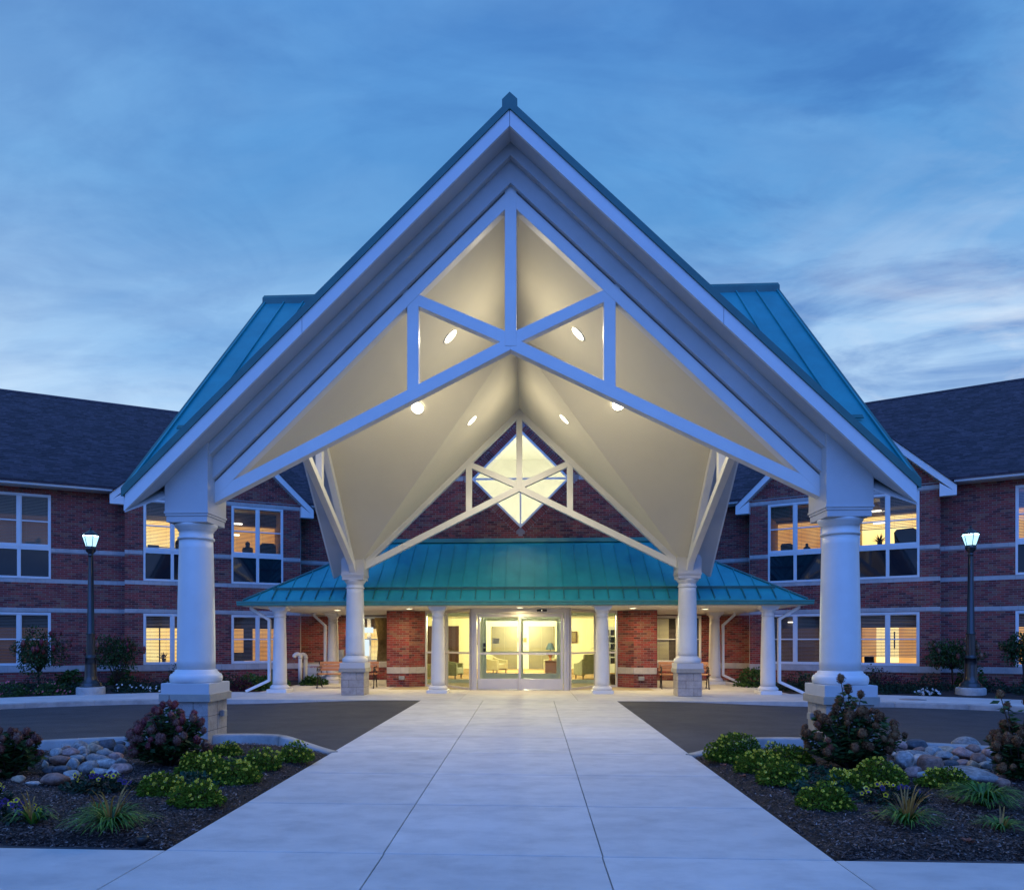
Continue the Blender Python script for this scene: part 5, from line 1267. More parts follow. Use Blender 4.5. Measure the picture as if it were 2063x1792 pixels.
to = bpy.data.objects.new('lettering', tme); COL.objects.link(to); to.parent = o; to.location = (-.50, -.354, .515); to.rotation_euler = (radians(90), 0, 0)
b = MB(); b.lathe([(.022, 0), (.022, .004)], 0, 0, 12); b.v = [(v[0] - .56, -.354 - v[2], .55 + v[1]) for v in b.v]; b.build('logo_dot', M['red'], o, local=True)
b = MB()
for i in range(6): b.box(-.6, -.353, .1 + i * .045, .6, -.351, .115 + i * .045)
b.build('grille', M['galv'], o, local=True)
o = thing('meter_box', 'grey electric meter box on the brick wall left of the porch window', 'meter box', (-6.73, 26.5, .93))
b = MB(); b.bbox(-.10, -.10, -.19, .10, .09, .19, .01); b.build('case', M['galv'], o, local=True); b = MB(); b.bbox(-.06, -.115, -.02, .06, -.1, .12, .008); b.build('cover', M['galv'], o, local=True)

# ---- street lamps
def lamp(x, y, label, lit=True):
    o = thing('street_lamp', label, 'street lamp', (x, y, 0), 0.3, 'lamp posts flanking the drive')
    b = MB(); b.lathe([(.345, -.15), (.355, -.1), (.355, .17), (.335, .20), (.30, .205)], seg=40); b.build('concrete_base', M['kerb'], o, local=True)
    b = MB(); b.lathe([(.285, .205), (.285, .23), (.255, .245), (.255, .29), (.22, .32), (.19, .36), (.165, .40), (.155, .50), (.142, .80), (.135, .98), (.155, .985), (.155, 1.005), (.135, 1.01), (.128, 1.06), (.118, 1.07)], seg=36); b.build('cast_base', M['black'], o, local=True)
    # fluted lower shaft then plain taper
    b = MB(); n = 16; rings = []
    for z, r_, fl in ((1.07, .112, .008), (1.5, .104, .008), (1.62, .102, .006)):
        for k in range(n * 2):
            a = 2 * pi * k / (n * 2); rr = r_ - (fl if k % 2 else 0); b.v.append((rr * cos(a), rr * sin(a), z))
    for i in range(2):
        for k in range(n * 2): k2 = (k + 1) % (n * 2); b.f.append((i * n * 2 + k, i * n * 2 + k2, (i + 1) * n * 2 + k2, (i + 1) * n * 2 + k)); b.sm.append(False)
    b.build('fluted_shaft', M['black'], o, local=True)
    b = MB(); b.lathe([(.118, 1.62), (.125, 1.63), (.118, 1.66), (.092, 1.68), (.062, 3.72), (.062, 3.75), (.075, 3.76), (.075, 3.78), (.062, 3.79), (.066, 3.83), (.115, 3.88), (.135, 3.95), (.13, 3.99), (.10, 4.01)], seg=28); b.build('shaft', M['black'], o, local=True)
    l_ = bpy.data.objects.new('lantern', None); COL.objects.link(l_); l_.parent = o; l_.location = (0, 0, 0)
    b = MB(); n = 6
    for k in range(n):
        a = 2 * pi * k / n; a2 = 2 * pi * (k + 1) / n
        b.tube([(.125 * cos(a), .125 * sin(a), 4.0), (.215 * cos(a), .215 * sin(a), 4.31)], .009, 5)
        b.tube([(.215 * cos(a), .215 * sin(a), 4.31), (.215 * cos(a2), .215 * sin(a2), 4.31)], .010, 5); b.tube([(.125 * cos(a), .125 * sin(a), 4.01), (.125 * cos(a2), .125 * sin(a2), 4.01)], .010, 5)
    b.build('cage', M['black'], l_, local=True)
    b = MB(); 
    for k in range(n):
        a = 2 * pi * k / n; a2 = 2 * pi * (k + 1) / n
        b.quad((.118 * cos(a), .118 * sin(a), 4.015), (.118 * cos(a2), .118 * sin(a2), 4.015), (.206 * cos(a2), .206 * sin(a2), 4.30), (.206 * cos(a), .206 * sin(a), 4.30))
    b.build('glass_panel', M['frosted'], l_, local=True)
    b = MB(); b.lathe([(.05, 4.02), (.055, 4.10), (.055, 4.2), (.12, 4.27), (.19, 4.29), (.19, 4.305)], seg=20); b.build('glowing_optic', M['lantern'], l_, local=True)
    b = MB(); b.lathe([(.225, 4.312), (.235, 4.325), (.17, 4.37), (.08, 4.43), (.06, 4.45), (.025, 4.46), (.02, 4.49), (.034, 4.51), (.004, 4.56)], seg=24); b.build('cap', M['black'], l_, local=True)
    if lit:
        l = bpy.data.lights.new('lamp', 'POINT'); l.energy = 55; l.color = (.50, .82, 1.0); l.shadow_soft_size = .06
        lo = bpy.data.objects.new('lamp', l); COL.objects.link(lo); lo.parent = o; lo.location = (0, 0, 4.15)
    return o
lamp(-11.66, 18.98, 'black street lamp with white lantern left of the canopy'); lamp(12.12, 19.95, 'black street lamp with white lantern right of the canopy')

# ================================================================ plants
def rdir(R_, up=0.0):
    while True:
        v = Vector((R_.uniform(-1, 1), R_.uniform(-1, 1), R_.uniform(-1 + up, 1)))
        if 0.05 < v.length < 1: return v.normalized()
def lump(d, seed, k=0.22):
    return 1 + k * (sin(d.x * 4.1 + seed) * cos(d.y * 3.7 + seed * 1.7) + 0.6 * sin(d.z * 6.3 + seed * 2.1 + d.x * 3))
def foliage(R_, n, rx, ry, h, L_, w_, seed, fill=0.45, base=0.0, k=0.22, droop=0.2):
    b = MB()
    for i in range(n):
        d = rdir(R_, 0.75 if base == 0 else 0.0); m_ = lump(d, seed, k); t = 1 - (R_.random() ** 2) * fill
        p = Vector((d.x * rx * m_ * t, d.y * ry * m_ * t, base + (abs(d.z) if base == 0 else d.z) * h * m_ * t))
        if base == 0 and p.z < 0.015: p.z = R_.uniform(.01, .06)
        o = (Vector((d.x, d.y, d.z * .6 - droop)) + rdir(R_) * 0.75).normalized(); up = (d + rdir(R_) * 0.6 + Vector((0, 0, .6)))
        s_ = R_.uniform(.65, 1.25); b.leaf(p, o, up, L_ * s_, w_ * s_)
    return b
def petals(b, R_, p, nrm, r, n=5):
    nrm = nrm.normalized(); a = nrm.cross(Vector((0, 0, 1)));
    if a.length < .05: a = Vector((1, 0, 0))
    a.normalize(); c = nrm.cross(a)
    for i in range(n):
        t = 2 * pi * i / n + .3; t0 = t - .62; t1 = t + .62
        q = lambda ang, rr, h=0.0: tuple(p + (a * cos(ang) + c * sin(ang)) * rr + nrm * h)
        b.add([q(t, r * .12), q(t0, r * .72, r * .12), q(t, r * 1.0, r * .05), q(t1, r * .72, r * .12)], [(0, 1, 2, 3)])
def disc(b, p, nrm, r, off, n=6):
    nrm = nrm.normalized(); a = nrm.cross(Vector((0, 0, 1)))
    if a.length < .05: a = Vector((1, 0, 0))
    a.normalize(); c = nrm.cross(a); vs = [tuple(p + (a * cos(2 * pi * i / n) + c * sin(2 * pi * i / n)) * r + nrm * off) for i in range(n)]
    b.add(vs, [tuple(range(n))])
head_me = {}
def heads(m, cone=1.0, n=110, r=.075):
    key = (m, cone)
    if key not in head_me:
        L_ = []
        for q in range(3):
            R_ = random.Random(q * 7 + 1); b = MB()
            for i in range(n):
                d = rdir(R_); rr = r * R_.uniform(.72, 1.0); taper = 1 - .35 * max(0, d.z) * (cone - .6)
                p = Vector((d.x * rr * taper, d.y * rr * taper, d.z * rr * cone)); petals(b, R_, p, d + rdir(R_) * .35, R_.uniform(.012, .019), 4)
            b.lathe([(.012, -r * cone), (r * .70, -r * .2 * cone), (r * .68, r * .3 * cone), (.01, r * .85 * cone)], seg=8)
            me = b.mesh('flower_head'); me.materials.append(M[m]); L_.append(me)
        head_me[key] = L_
    return head_me[key]
def hydrangea(x, y, z, r, h, label, m, seed, nst=34, lean=(0, 0), nleaf=13, hs=1.0, cone=1.1, lm='leaf', tall=()):
    o = thing('hydrangea_shrub', label, 'shrub', (x, y, z)); R_ = random.Random(seed); st = MB(); lf = MB(); tips = []
    for i in range(nst):
        a = 2 * pi * (i * .618 % 1) + R_.uniform(-.2, .2); e = (i + .5) / nst; rad = r * sqrt(e) * R_.uniform(.85, 1.12)
        hh = h * (1 - .42 * (rad / r) ** 2) * R_.uniform(.80, 1.06)
        tips.append(Vector((cos(a) * rad + lean[0] * hh, sin(a) * rad * .85 + lean[1] * hh, max(.12, hh))))
    for i in range(int(nst * .5)):
        a = R_.uniform(0, 2 * pi); tips.append(Vector((cos(a) * r * R_.uniform(.85, 1.08), sin(a) * r * .85 * R_.uniform(.85, 1.05), h * R_.uniform(.18, .55))))
    tips += [Vector(t) for t in tall]
    for i, t in enumerate(tips):
        b0 = Vector((t.x * .12, t.y * .12, 0)); mid = Vector((t.x * .55, t.y * .55, t.z * .62)); st.tube([b0, mid, t], [.010, .007, .004], 5)
        for j in range(nleaf):
            u = R_.uniform(.3, .97); p = b0.lerp(mid, u * 2) if u < .5 else mid.lerp(t, (u - .5) * 2)
            a = R_.uniform(0, 2 * pi); d = Vector((cos(a), sin(a), R_.uniform(-.5, .35))); s_ = R_.uniform(.06, .11)
            lf.leaf(p + d * .015, d, Vector((0, 0, 1)) + rdir(R_) * .5, s_, s_ * .62)
        if R_.random() < .93:
            mm = R_.choice(m) if isinstance(m, tuple) else m
            if isinstance(m, tuple) and t.z > h * .8: mm = m[0]
            me = R_.choice(heads(mm, cone)); s_ = hs * R_.uniform(.62, 1.08)
            q = obj('flower_head', me, o, tuple(t + Vector((0, 0, .03 * s_))), R_.uniform(0, 6), (s_, s_, s_)); q.rotation_euler = (R_.uniform(-.3, .3) + t.y * -.5, t.x * .6, R_.uniform(0, 6))
    st.build('stem', M['stem'], o, local=True); lf.build('foliage', M[lm], o, local=True, kind='stuff'); return o
hydrangea(-3.82, 7.95, .04, .44, .66, 'pink-headed hydrangea in front of the left column pedestal', ('hyd_pink', 'hyd_mix', 'hyd_mix'), 5, 46, nleaf=20, hs=.74, tall=[(.02, -.05, .80), (.05, -.1, .70), (-.12, -.1, .62)], lm='leaf')
hydrangea(-5.12, 7.15, .04, .36, .50, 'brown-headed hydrangea at the left photo edge beside the rocks', 'hyd_mix', 6, 26, nleaf=28, hs=.72)
hydrangea(3.82, 8.15, .04, .52, .72, 'tan-headed hydrangea in front of the right column pedestal', 'hyd_tan', 8, 44, nleaf=26, hs=.74, tall=[(-.16, -.1, .98), (-.04, 0, .86), (.12, .05, .80)])
hydrangea(5.22, 7.55, .04, .34, .58, 'tall leaning hydrangea at the right photo edge beside the rocks', 'hyd_tan', 9, 32, nleaf=22, hs=.78, tall=[(-.22, -.05, .86), (-.12, 0, .74), (.06, 0, .78)])

vf = {}
def viola_mound(x, y, r, h, label, seed, nf=46, z=.045, fm='viola'):
    o = thing('viola_clump', label, 'flowers', (x, y, z), 0, 'yellow viola clumps edging the beds'); R_ = random.Random(seed)
    lf = foliage(R_, int((64000 if r > .29 else 34000) * r * r) + 500, r, r * .85, h, .030, .017, seed, .5, k=.12); lf.build('foliage', M['leafv'], o, local=True, kind='stuff')
    b = MB(); c = MB(); g_ = MB()
    for i in range(nf):
        d = rdir(R_, .9); d.z = abs(d.z); d.normalize(); m_ = lump(d, seed, .12)
        p = Vector((d.x * r * m_, d.y * r * .85 * m_, max(.03, d.z * h * m_) + R_.uniform(.005, .03)))
        n_ = (Vector((d.x * .5, -.75 + d.y * .3, .55)) + rdir(R_) * .35); s_ = R_.uniform(.013, .018)
        petals(b, R_, p, n_, s_); disc(c, p, n_, s_ * .30, s_ * .16, 5)
    b.build('blossoms', M[fm], o, local=True, kind='stuff'); c.build('flower_eyes', M['violad'], o, local=True, kind='stuff'); return o
VM = [(-2.60, 6.05, .235, .15, 'nearest yellow viola clump in the left bed'), (-2.66, 7.00, .26, .16, 'yellow viola clump behind the nearest one in the left bed'),
      (-3.24, 7.52, .28, .16, 'wide yellow viola clump at the foot of the pink hydrangea'), (-3.45, 8.65, .20, .12, 'small yellow viola clump before the left pedestal'),
      (-2.68, 7.72, .235, .17, 'yellow viola clump second from the kerb end in the left bed'), (-2.48, 8.30, .22, .17, 'farthest yellow viola clump by the left kerb end'),
      (-3.12, 6.42, .23, .15, 'yellow viola clump beside the purple pansies in the left bed'),
      (2.66, 8.60, .33, .24, 'large yellow viola clump by the right kerb end'), (3.22, 8.45, .31, .17, 'yellow viola clump next to the tan hydrangea on the right'),
      (2.68, 7.80, .24, .18, 'yellow viola clump second from the kerb end in the right bed'), (2.74, 7.25, .26, .17, 'yellow viola clump third from the kerb end in the right bed'),
      (3.24, 6.98, .19, .14, 'small yellow viola clump among the dark geranium leaves on the right'), (2.73, 6.20, .24, .15, 'nearest yellow viola clump in the right bed'),
      (3.66, 7.20, .29, .18, 'yellow viola clump behind the purple pansies in the right bed'), (4.28, 7.15, .26, .14, 'yellow viola clump in front of the big grey boulder')]
for i, (x, y, r, h, lab) in enumerate(VM): viola_mound(x, y, r * .92, h * 1.28, lab, 30 + i, int(560 * r * r) + 16)
def green_patch(name, x, y, z, r, h, label, seed, m='leafg', n=420, L_=.05, cat='plant', ry=None, group=None):
    o = thing(name, label, cat, (x, y, z), 0, group); R_ = random.Random(seed)
    foliage(R_, n, r, ry or r, h, L_, L_ * .8, seed, .5).build('foliage', M[m], o, local=True, kind='stuff'); return o
green_patch('geranium_clump', -3.0, 6.9, .045, .30, .09, 'low dark green leafy clump among the violas on the left', 71)
green_patch('geranium_clump', -3.0, 7.95, .045, .22, .08, 'dark leafy clump between viola clumps before the left pedestal', 75, n=260)
green_patch('geranium_clump', 2.98, 6.75, .045, .26, .12, 'low dark green leafy clump among the violas on the right', 72)
green_patch('geranium_clump', 3.15, 7.65, .045, .34, .09, 'flat dark leafy patch at the foot of the tan hydrangea', 73)
pan_me = []
for q, (pm, cm) in enumerate((('viola', 'violad'), ('purple', 'violad'), ('viola', 'purple'))):
    R_ = random.Random(q); b = MB(); petals(b, R_, Vector((0, 0, 0)), Vector((0, 0, 1)), .026, 5); f0 = len(b.f); disc(b, Vector((0, 0, 0)), Vector((0, 0, 1)), .012, .004, 7)
    me = b.mesh('pansy_flower'); me.materials.append(M[pm]); me.materials.append(M[cm])
    for p in me.polygons:
        if p.index >= f0: p.material_index = 1
    pan_me.append(me)
def pansies(x, y, r, ry, label, seed, nf, w=(0, 1, 1, 2)):
    o = thing('pansy_clump', label, 'flowers', (x, y, .045), 0, 'purple and yellow pansies'); R_ = random.Random(seed)
    foliage(R_, int(420 * r / .25), r, ry, .11, .045, .028, seed, .5).build('foliage', M['leafd'], o, local=True, kind='stuff')
    for i in range(nf):
        a = R_.uniform(0, 6.28); t = sqrt(R_.random()); me = pan_me[R_.choice(w)]
        q = obj('pansy_flower', me, o, (cos(a) * r * t, sin(a) * ry * t, .16 * (1 - .5 * t * t) + R_.uniform(-.02, .02)), 0); s_ = R_.uniform(.8, 1.2); q.scale = (s_,) * 3
        q.rotation_euler = (radians(R_.uniform(38, 85)), 0, R_.uniform(-.7, .7))
pansies(-3.80, 6.55, .33, .16, 'row of dark pansies with yellow faces before the left rocks', 1, 24)
pansies(-3.80, 5.38, .27, .14, 'purple pansies at the left photo edge beside the sparse grass', 2, 20, (1, 1, 2))
pansies(-4.35, 6.0, .10, .08, 'single small pansy plant at the far left edge', 4, 5)
pansies(3.42, 6.45, .27, .15, 'dark purple pansies behind the orange-tipped grass', 3, 20)
pansies(4.15, 5.32, .13, .10, 'small pansy plant at the right photo edge', 5, 6)
def grass(x, y, r, h, n, label, seed, dry=0.08, up=0.35, w=.0075):
    o = thing('grass_tuft', label, 'grass', (x, y, .045), 0, 'ornamental grass tufts in the beds'); R_ = random.Random(seed); bs = (MB(), MB())
    for i in range(n):
        isdry = R_.random() < dry; b = bs[isdry]; a = R_.uniform(0, 2 * pi); L_ = r * R_.uniform(.6, 1.1); hh = h * R_.uniform(.5, 1.0) * (1.5 if isdry else 1)
        if isdry: L_ *= .7
        k = 7; prev = None; side = Vector((-sin(a), cos(a), 0)); b0 = Vector((cos(a) * .02 * R_.random(), sin(a) * .02 * R_.random(), 0)); tw = R_.uniform(-.6, .6)
        for j in range(k + 1):
            t = j / k; rr = L_ * (t ** 1.05); z = hh * (2.3 * t - (1.9 if not isdry else 1.25) * t * t) * 1.1
            p = b0 + Vector((cos(a + tw * t * .4) * rr, sin(a + tw * t * .4) * rr, max(.006, z))); ww = w * (1 - t) ** .6 * (1 if j else .7) + .0006
            cur = (p - side * ww, p + side * ww)
            if prev: b.quad(prev[0], prev[1], cur[1], cur[0])
            prev = cur
    bs[0].build('green_blades', M['blade'], o, local=True, kind='stuff'); bs[1].build('dry_blades', M['bladeo'], o, local=True, kind='stuff')
grass(-2.87, 5.22, .36, .20, 230, 'large grass tuft with a few straw-yellow blades in the left bed', 1, .05)
grass(-3.52, 5.28, .20, .20, 46, 'sparse grass tuft left of the large left tuft', 2, .12)
grass(-3.28, 5.72, .16, .10, 40, 'low green grass tuft behind the left tufts', 7, .1)
grass(4.10, 6.30, .36, .24, 300, 'big arching green grass tuft below the right rocks', 3, .0)
grass(3.12, 5.62, .28, .18, 140, 'spiky grass tuft with orange tips in the right bed', 4, .12)
grass(3.75, 5.52, .24, .11, 60, 'flat sparse grass tuft at the lower right', 5, .03)
# far beds: standard hydrangea trees, shrubs, hostas
def standard_tree(x, y, z, trunk, cr, ch, label, seed, m='hyd_pink', multi=False, nh=26):
    o = thing('small_tree', label, 'tree', (x, y, z), 0, 'small flowering trees along the walls'); R_ = random.Random(seed); b = MB(); c0 = trunk + ch * .45
    if not multi: b.tube([(0, 0, 0), (.02, 0, trunk * .5), (0, .02, trunk)], [.035, .03, .027], 8)
    tips = []
    for i in range(11):
        a = i * 2.4; d = Vector((cos(a) * cr * R_.uniform(.4, .8), sin(a) * cr * R_.uniform(.4, .8), trunk + ch * R_.uniform(.3, .8)))
        s0 = Vector((0, 0, trunk * (.9 if not multi else .25)))
        b.tube([s0, s0.lerp(d, .45) + Vector((0, 0, -.04)), d], [.022, .014, .006], 6); tips.append(d)
    b.build('trunk', M['stem'], o, local=True)
    lf = MB()
    for i in range(2600):
        d = rdir(R_); k = lump(d, seed, .30); t = 1 - R_.random() ** 1.6 * .75; p = Vector((d.x * cr * k * t, d.y * cr * k * t, c0 + d.z * ch * .5 * k * t))
        s_ = R_.uniform(.05, .095); lf.leaf(p, (d + rdir(R_) * .9 + Vector((0, 0, -.35))), Vector((0, 0, 1)) + rdir(R_) * .6, s_, s_ * .6)
    lf.build('crown', M['leaf'], o, local=True, kind='stuff')
    for i in range(nh):
        d = rdir(R_); d.z = d.z * .5 + .35; d.normalize(); k = lump(d, seed, .30) * 1.02; s_ = R_.uniform(.55, 1.0)
        obj('flower_head', R_.choice(heads(m, 1.5, 70)), o, (d.x * cr * k, d.y * cr * k, c0 + d.z * ch * .5 * k), R_.uniform(0, 6), (s_,) * 3)
standard_tree(-14.15, 20.4, 0, .62, .66, 1.15, 'pink flowering standard tree before the far left window', 1)
standard_tree(-12.35, 21.35, 0, .62, .66, 1.05, 'pink flowering multi-stemmed tree behind the left street lamp', 2, multi=True)
standard_tree(12.55, 21.55, 0, .72, .70, .80, 'round dusky standard tree left of the right street lamp', 3, 'hyd_mix', nh=22)
standard_tree(14.15, 20.95, 0, .9, .55, .75, 'pale flowering tree cut by the right photo edge', 4, 'hyd_tan', nh=16)
def shrub(x, y, r, h, label, seed, m='leafd', n=700, L_=.055, cat='shrub', name='shrub', grp='shrubs in the beds along the walls', fl=None, nf=0, fr=.03):
    o = green_patch(name, x, y, .0, r, h, label, seed, m, n, L_, cat, group=grp)
    if fl:
        b = MB(); R_ = random.Random(seed)
        for i in range(nf):
            d = rdir(R_, .9); d.z = abs(d.z); d.normalize(); k = lump(d, seed); petals(b, R_, Vector((d.x * r * k, d.y * r * k, d.z * h * k + .02)), Vector((0, -1, .8)) + rdir(R_) * .4, fr * R_.uniform(.7, 1.1), 6)
        b.build('blossoms', M[fl], o, local=True, kind='stuff')
SH_ = [
 (-13.6, 18.35, .55, .34, 'green plants with pink flowers at the far left kerb', 'leaf', 'pinkp', 26), (-12.75, 18.95, .50, .33, 'pink-flowered green plants left of the left lamp base', 'leaf', 'pinkp', 22),
 (-12.35, 19.8, .55, .30, 'dark low shrub behind the left lamp base', 'leafd', None, 0), (-13.6, 19.6, .60, .38, 'dark low shrub under the far left tree', 'leafd', None, 0),
 (-10.95, 19.75, .42, .22, 'low white-flowered plants right of the left lamp', 'leafd', 'whitep', 18), (-10.2, 20.15, .42, .24, 'white-flowered plants beside the left front pedestal', 'leafd', 'whitep', 18),
 (-11.4, 20.6, .55, .36, 'dark shrub between left lamp and bay wall', 'leafd', None, 0), (-10.4, 21.4, .55, .34, 'burgundy tinged shrub below the left bay', 'leafr', None, 0), (-9.3, 22.0, .60, .42, 'dark shrub under the inner left bay window', 'leafd', None, 0),
 (-12.6, 22.0, .30, .55, 'leafy hosta by the left bay corner', 'leafl', None, 0), (-11.2, 22.8, .28, .66, 'upright leafy plant below the lit left window', 'leaf', None, 0), (-13.8, 21.3, .34, .55, 'hosta against the far left wall', 'leafl', None, 0),
 (-8.1, 20.5, .36, .30, 'round burgundy shrub left of the left downspout', 'leafr', None, 0), (-8.0, 21.4, .50, .42, 'bright green hosta behind the burgundy shrub', 'leafl', None, 0), (-7.9, 22.6, .5, .44, 'green hosta clump left of the white vent pipes', 'leafl', None, 0),
 (-6.85, 23.35, .40, .24, 'green hosta clump right of the white vent pipes', 'leafl', None, 0),
 (7.45, 23.2, .52, .62, 'rounded bright green bush between the right porch columns', 'leafl', None, 0), (8.0, 21.6, .52, .45, 'dark shrub right of the right outer downspout', 'leafd', None, 0), (8.6, 20.8, .45, .28, 'low white-dotted plants beside the right downspout', 'leafd', 'whitep', 8),
 (8.9, 22.3, .5, .5, 'green shrub below the inner right bay window', 'leaf', None, 0), (9.9, 21.6, .6, .5, 'green shrub just right of the right front column', 'leafd', None, 0), (10.8, 21.9, .5, .52, 'burgundy shrub below the lit right window', 'leafr', None, 0),
 (10.7, 20.7, .5, .28, 'dark groundcover shrub behind the white alyssum', 'leafd', None, 0), (11.7, 21.2, .55, .45, 'dark shrub under the right standard tree', 'leafd', None, 0), (11.05, 20.0, .26, .13, 'small mound of white flowers by the right sidewalk', 'leafd', 'whitep', 60),
 (12.95, 20.4, .50, .42, 'dark shrub right of the right lamp post', 'leafd', None, 0), (13.6, 19.5, .55, .36, 'dark bushy plant at the right sidewalk edge', 'leafd', None, 0), (14.1, 20.3, .55, .42, 'shrub at the far right photo edge', 'leafd', None, 0),
 (13.1, 21.6, .34, .80, 'light green leafy plant right of the right lamp', 'leafl', None, 0), (10.9, 22.9, .26, .66, 'small leafy plant under the sill of the lit right window', 'leaf', None, 0), (10.0, 20.6, .4, .26, 'low dark plant beside the right front pedestal', 'leafd', None, 0)]
for i, (x, y, r, h, lab, m_, fl, nf) in enumerate(SH_):
    shrub(x, y, r, h, lab, 100 + i, m_, int(1500 * r) + 150, .06 if m_ != 'leafl' else .10, fl=fl, nf=nf, fr=.035)

# ================================================================ rocks
ROCKS_L = [(-5.81, 9.36, 0.09, 0.15, 0.1, 'p'), (-5.54, 8.99, 0.1, 0.22, 0.13, 'g'), (-5.57, 9.36, 0.08, 0.13, 0.07, 't'), (-5.14, 8.93, 0.12, 0.22, 0.18, 'd'), (-5.13, 9.18, 0.09, 0.16, 0.11, 'd'), (-5.71, 8.96, 0.08, 0.15, 0.09, 'b'), (-5.63, 8.84, 0.08, 0.12, 0.07, 'r'), (-5.38, 8.79, 0.08, 0.13, 0.08, 'b'), (-5.18, 8.73, 0.1, 0.2, 0.13, 't'), (-5.22, 8.57, 0.08, 0.14, 0.09, 'g'), (-5.5, 8.47, 0.09, 0.15, 0.1, 'b'), (-5.36, 8.52, 0.09, 0.22, 0.1, 'p'), (-5.1, 8.79, 0.07, 0.12, 0.06, 'b'), (-4.84, 8.41, 0.09, 0.22, 0.1, 'g'), (-4.77, 8.59, 0.1, 0.16, 0.15, 'd'), (-5.22, 7.92, 0.09, 0.13, 0.1, 'd'), (-5.03, 7.86, 0.1, 0.24, 0.12, 'r'), (-4.98, 8.07, 0.09, 0.14, 0.1, 'b'), (-4.95, 8.18, 0.08, 0.1, 0.09, 'g'), (-4.72, 8.04, 0.09, 0.24, 0.12, 'g'), (-4.58, 8.18, 0.09, 0.19, 0.1, 'p'), (-4.7, 7.56, 0.1, 0.17, 0.13, 'b'), (-4.45, 7.43, 0.1, 0.2, 0.15, 'g'), (-4.4, 7.68, 0.1, 0.21, 0.12, 'w'), (-4.38, 7.93, 0.08, 0.13, 0.09, 'g'), (-5.09, 7.68, 0.08, 0.07, 0.09, 'b'), (-4.07, 7.4, 0.1, 0.23, 0.13, 'p'), (-4.66, 7.33, 0.09, 0.18, 0.1, 'd'), (-4.82, 7.38, 0.08, 0.19, 0.07, 'd'), (-4.27, 7.36, 0.08, 0.16, 0.07, 'w'), (-4.46, 7.18, 0.08, 0.17, 0.07, 'b'), (-4.4, 6.81, 0.1, 0.26, 0.13, 'r'), (-4.34, 6.96, 0.07, 0.1, 0.04, 'w'), (-4.81, 6.89, 0.08, 0.13, 0.08, 't'), (-4.1, 7.32, 0.08, 0.17, 0.07, 'w'), (-4.58, 6.78, 0.06, 0.13, 0.04, 'w')]
ROCKS_R = [(4.87, 9.27, 0.12, 0.29, 0.18, 'p'), (5.26, 9.93, 0.08, 0.14, 0.08, 't'), (5.2, 9.48, 0.11, 0.28, 0.15, 'd'), (5.11, 9.18, 0.09, 0.18, 0.11, 'r'), (5.16, 8.97, 0.1, 0.19, 0.14, 'b'), (5.4, 9.14, 0.1, 0.22, 0.12, 't'), (5.93, 9.66, 0.11, 0.32, 0.15, 'g'), (5.38, 8.78, 0.11, 0.24, 0.16, 'p'), (5.79, 9.28, 0.09, 0.21, 0.11, 'r'), (5.88, 9.28, 0.08, 0.14, 0.08, 'g'), (5.72, 8.8, 0.12, 0.19, 0.17, 'p'), (4.64, 8.78, 0.09, 0.19, 0.1, 'b'), (4.89, 8.79, 0.09, 0.31, 0.1, 'g'), (5.11, 8.69, 0.1, 0.22, 0.12, 'b'), (5.17, 8.57, 0.08, 0.11, 0.09, 'g'), (5.39, 8.51, 0.1, 0.17, 0.13, 'r'), (5.5, 8.52, 0.08, 0.11, 0.08, 'g'), (4.39, 8.13, 0.13, 0.2, 0.2, 'w'), (4.26, 8.19, 0.08, 0.08, 0.08, 'b'), (4.64, 8.33, 0.1, 0.23, 0.13, 'w'), (4.53, 7.87, 0.13, 0.27, 0.21, 'r'), (4.86, 8.1, 0.09, 0.19, 0.12, 'd'), (5.09, 8.29, 0.08, 0.16, 0.09, 'p'), (5.08, 8.06, 0.09, 0.15, 0.12, 't'), (5.25, 8.14, 0.09, 0.13, 0.1, 'b'), (5.01, 8.66, 0.07, 0.14, 0.06, 'r'), (4.7, 7.86, 0.08, 0.2, 0.09, 'g'), (4.94, 7.99, 0.07, 0.15, 0.06, 'b'), (4.47, 8.07, 0.07, 0.12, 0.06, 'd'), (4.21, 7.62, 0.1, 0.16, 0.13, 'p'), (4.26, 7.56, 0.08, 0.14, 0.08, 'w'), (4.55, 7.3, 0.12, 0.49, 0.18, 'g'), (5.04, 7.85, 0.07, 0.13, 0.06, 'g'), (4.76, 7.13, 0.09, 0.18, 0.1, 'r'), (5.05, 7.55, 0.08, 0.11, 0.07, 'p')]

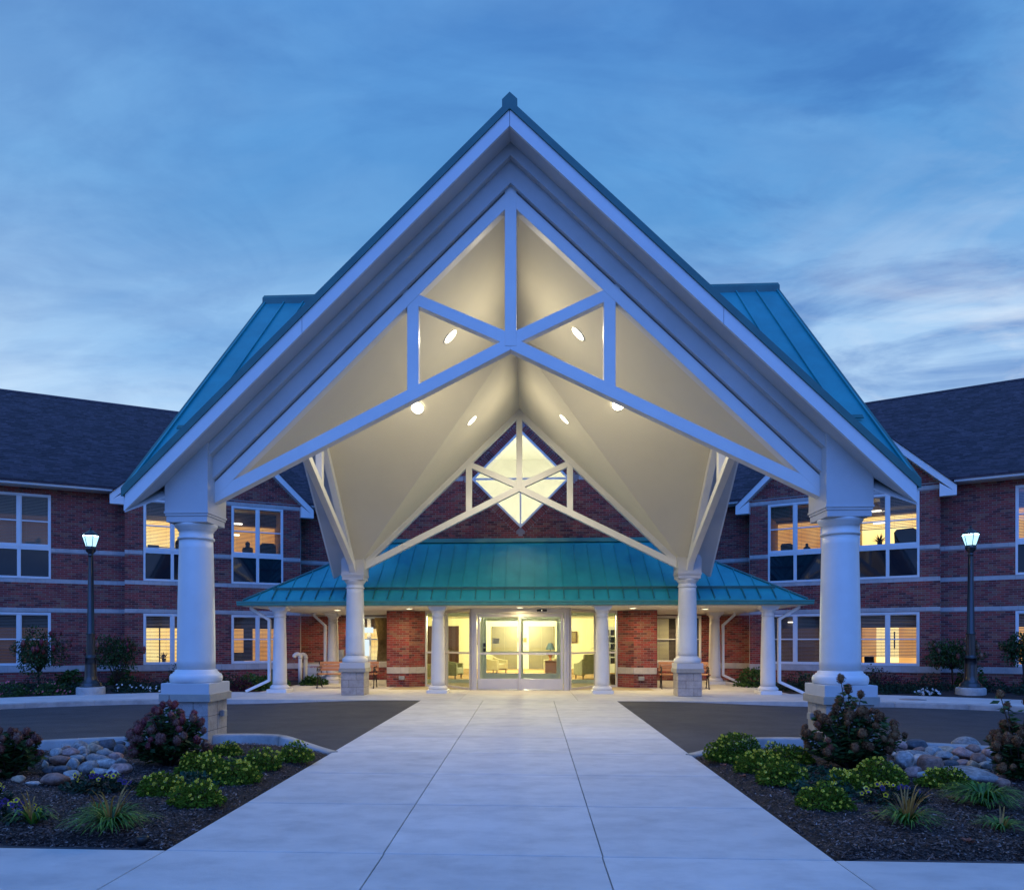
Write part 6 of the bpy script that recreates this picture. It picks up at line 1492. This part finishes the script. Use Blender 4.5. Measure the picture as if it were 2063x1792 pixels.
import bmesh as _bm
def ico():
    bm = _bm.new(); _bm.ops.create_icosphere(bm, subdivisions=3, radius=1.0); vs = [v.co.copy() for v in bm.verts]; fs_ = [tuple(v.index for v in f.verts) for f in bm.faces]; bm.free(); return vs, fs_
IV, IF = ico()
ORD = ['first', 'second', 'third', 'fourth', 'fifth', 'sixth', 'seventh', 'eighth', 'ninth', 'tenth', 'eleventh', 'twelfth']
def rocks(lst, side):
    lst = sorted(lst, key=lambda r: -r[1]); nrow = 5; rowsz = math.ceil(len(lst) / nrow)
    rn = ['back row', 'second row', 'middle row', 'fourth row', 'front row']
    for ri in range(nrow):
        row = sorted(lst[ri * rowsz:(ri + 1) * rowsz], key=lambda r: r[0])
        for k, (x, y, z, w, h, c) in enumerate(row):
            R_ = random.Random(int(x * 1000) + int(y * 777)); a1 = R_.uniform(0, 6); b = MB(); e = R_.uniform(.8, 1.15)
            cut = [(rdir(R_), R_.uniform(.62, .92)) for _ in range(7)]
            for v in IV:
                p = v.normalized(); s_ = 1 + .10 * sin(p.x * 2.7 + a1) + .07 * sin(p.y * 3.9 + a1 * 2) + .05 * cos(p.z * 5 + a1) + .02 * sin(p.x * 9 + p.y * 8 + a1)
                p = p * s_
                for n_, d_ in cut:
                    q = p.dot(n_)
                    if q > d_: p = p - n_ * (q - d_) * .85
                b.v.append((p.x * w * .52, p.y * w * .44 * e, p.z * h * .56))
            b.f = list(IF); b.sm = [True] * len(IF)
            sz = 'large ' if w > .23 else ('small ' if w < .14 else '')
            lab = f"{sz}{RC[c][2]} boulder, {ORD[k]} from left in the {rn[ri]}, {side} rock pile"
            o = b.build('boulder', M['rock_' + c], label=lab, cat='rock', group=f'boulders in the {side} rock pile'); o.location = (x, y, z); o.rotation_euler = (R_.uniform(-.12, .12), R_.uniform(-.12, .12), R_.uniform(-.25, .25))
rocks(ROCKS_L, 'left'); rocks(ROCKS_R, 'right')
# small ground things
o = thing('ground_uplight', 'small black in-ground uplight at the corner of the left bed', 'light fixture', (-2.50, 4.98, .02))
b = MB(); b.lathe([(.040, -.02), (.042, .035), (.036, .045), (.034, .040)], seg=20); b.build('housing', M['dark'], o, local=True)
b = MB(); b.lathe([(.032, .036), (.02, .038)], seg=16); b.build('lens', M['galv'], o, local=True)
R_ = random.Random(5)
for i, (x, y, lab) in enumerate(((3.98, 6.55, 'curled fallen leaf left of the big right grass tuft'), (2.45, 7.5, 'fallen leaf by the path edge near the right violas'), (3.05, 5.95, 'reddish fallen leaf behind the orange-tipped grass'), (2.42, 8.15, 'fallen leaf at the foot of the large right viola clump'), (-2.98, 7.2, 'brown fallen leaf between left viola clumps'), (4.4, 5.75, 'fallen leaf right of the arching right grass tuft'), (3.3, 5.15, 'pinkish fallen leaf on the bark at the lower right'), (-2.65, 6.45, 'fallen leaf beside the nearest left viola clump'))):
    b = MB()
    for k in range(5):
        a = k * 1.1 + R_.random(); b.leaf(Vector((0, 0, .01)), Vector((cos(a), sin(a), .25)), Vector((0, 0, 1)), .055, .034, .5)
    o = b.build('fallen_leaf', M['leafb'], label=lab, cat='leaf', group='fallen leaves on the bark'); o.location = (x, y, .055)
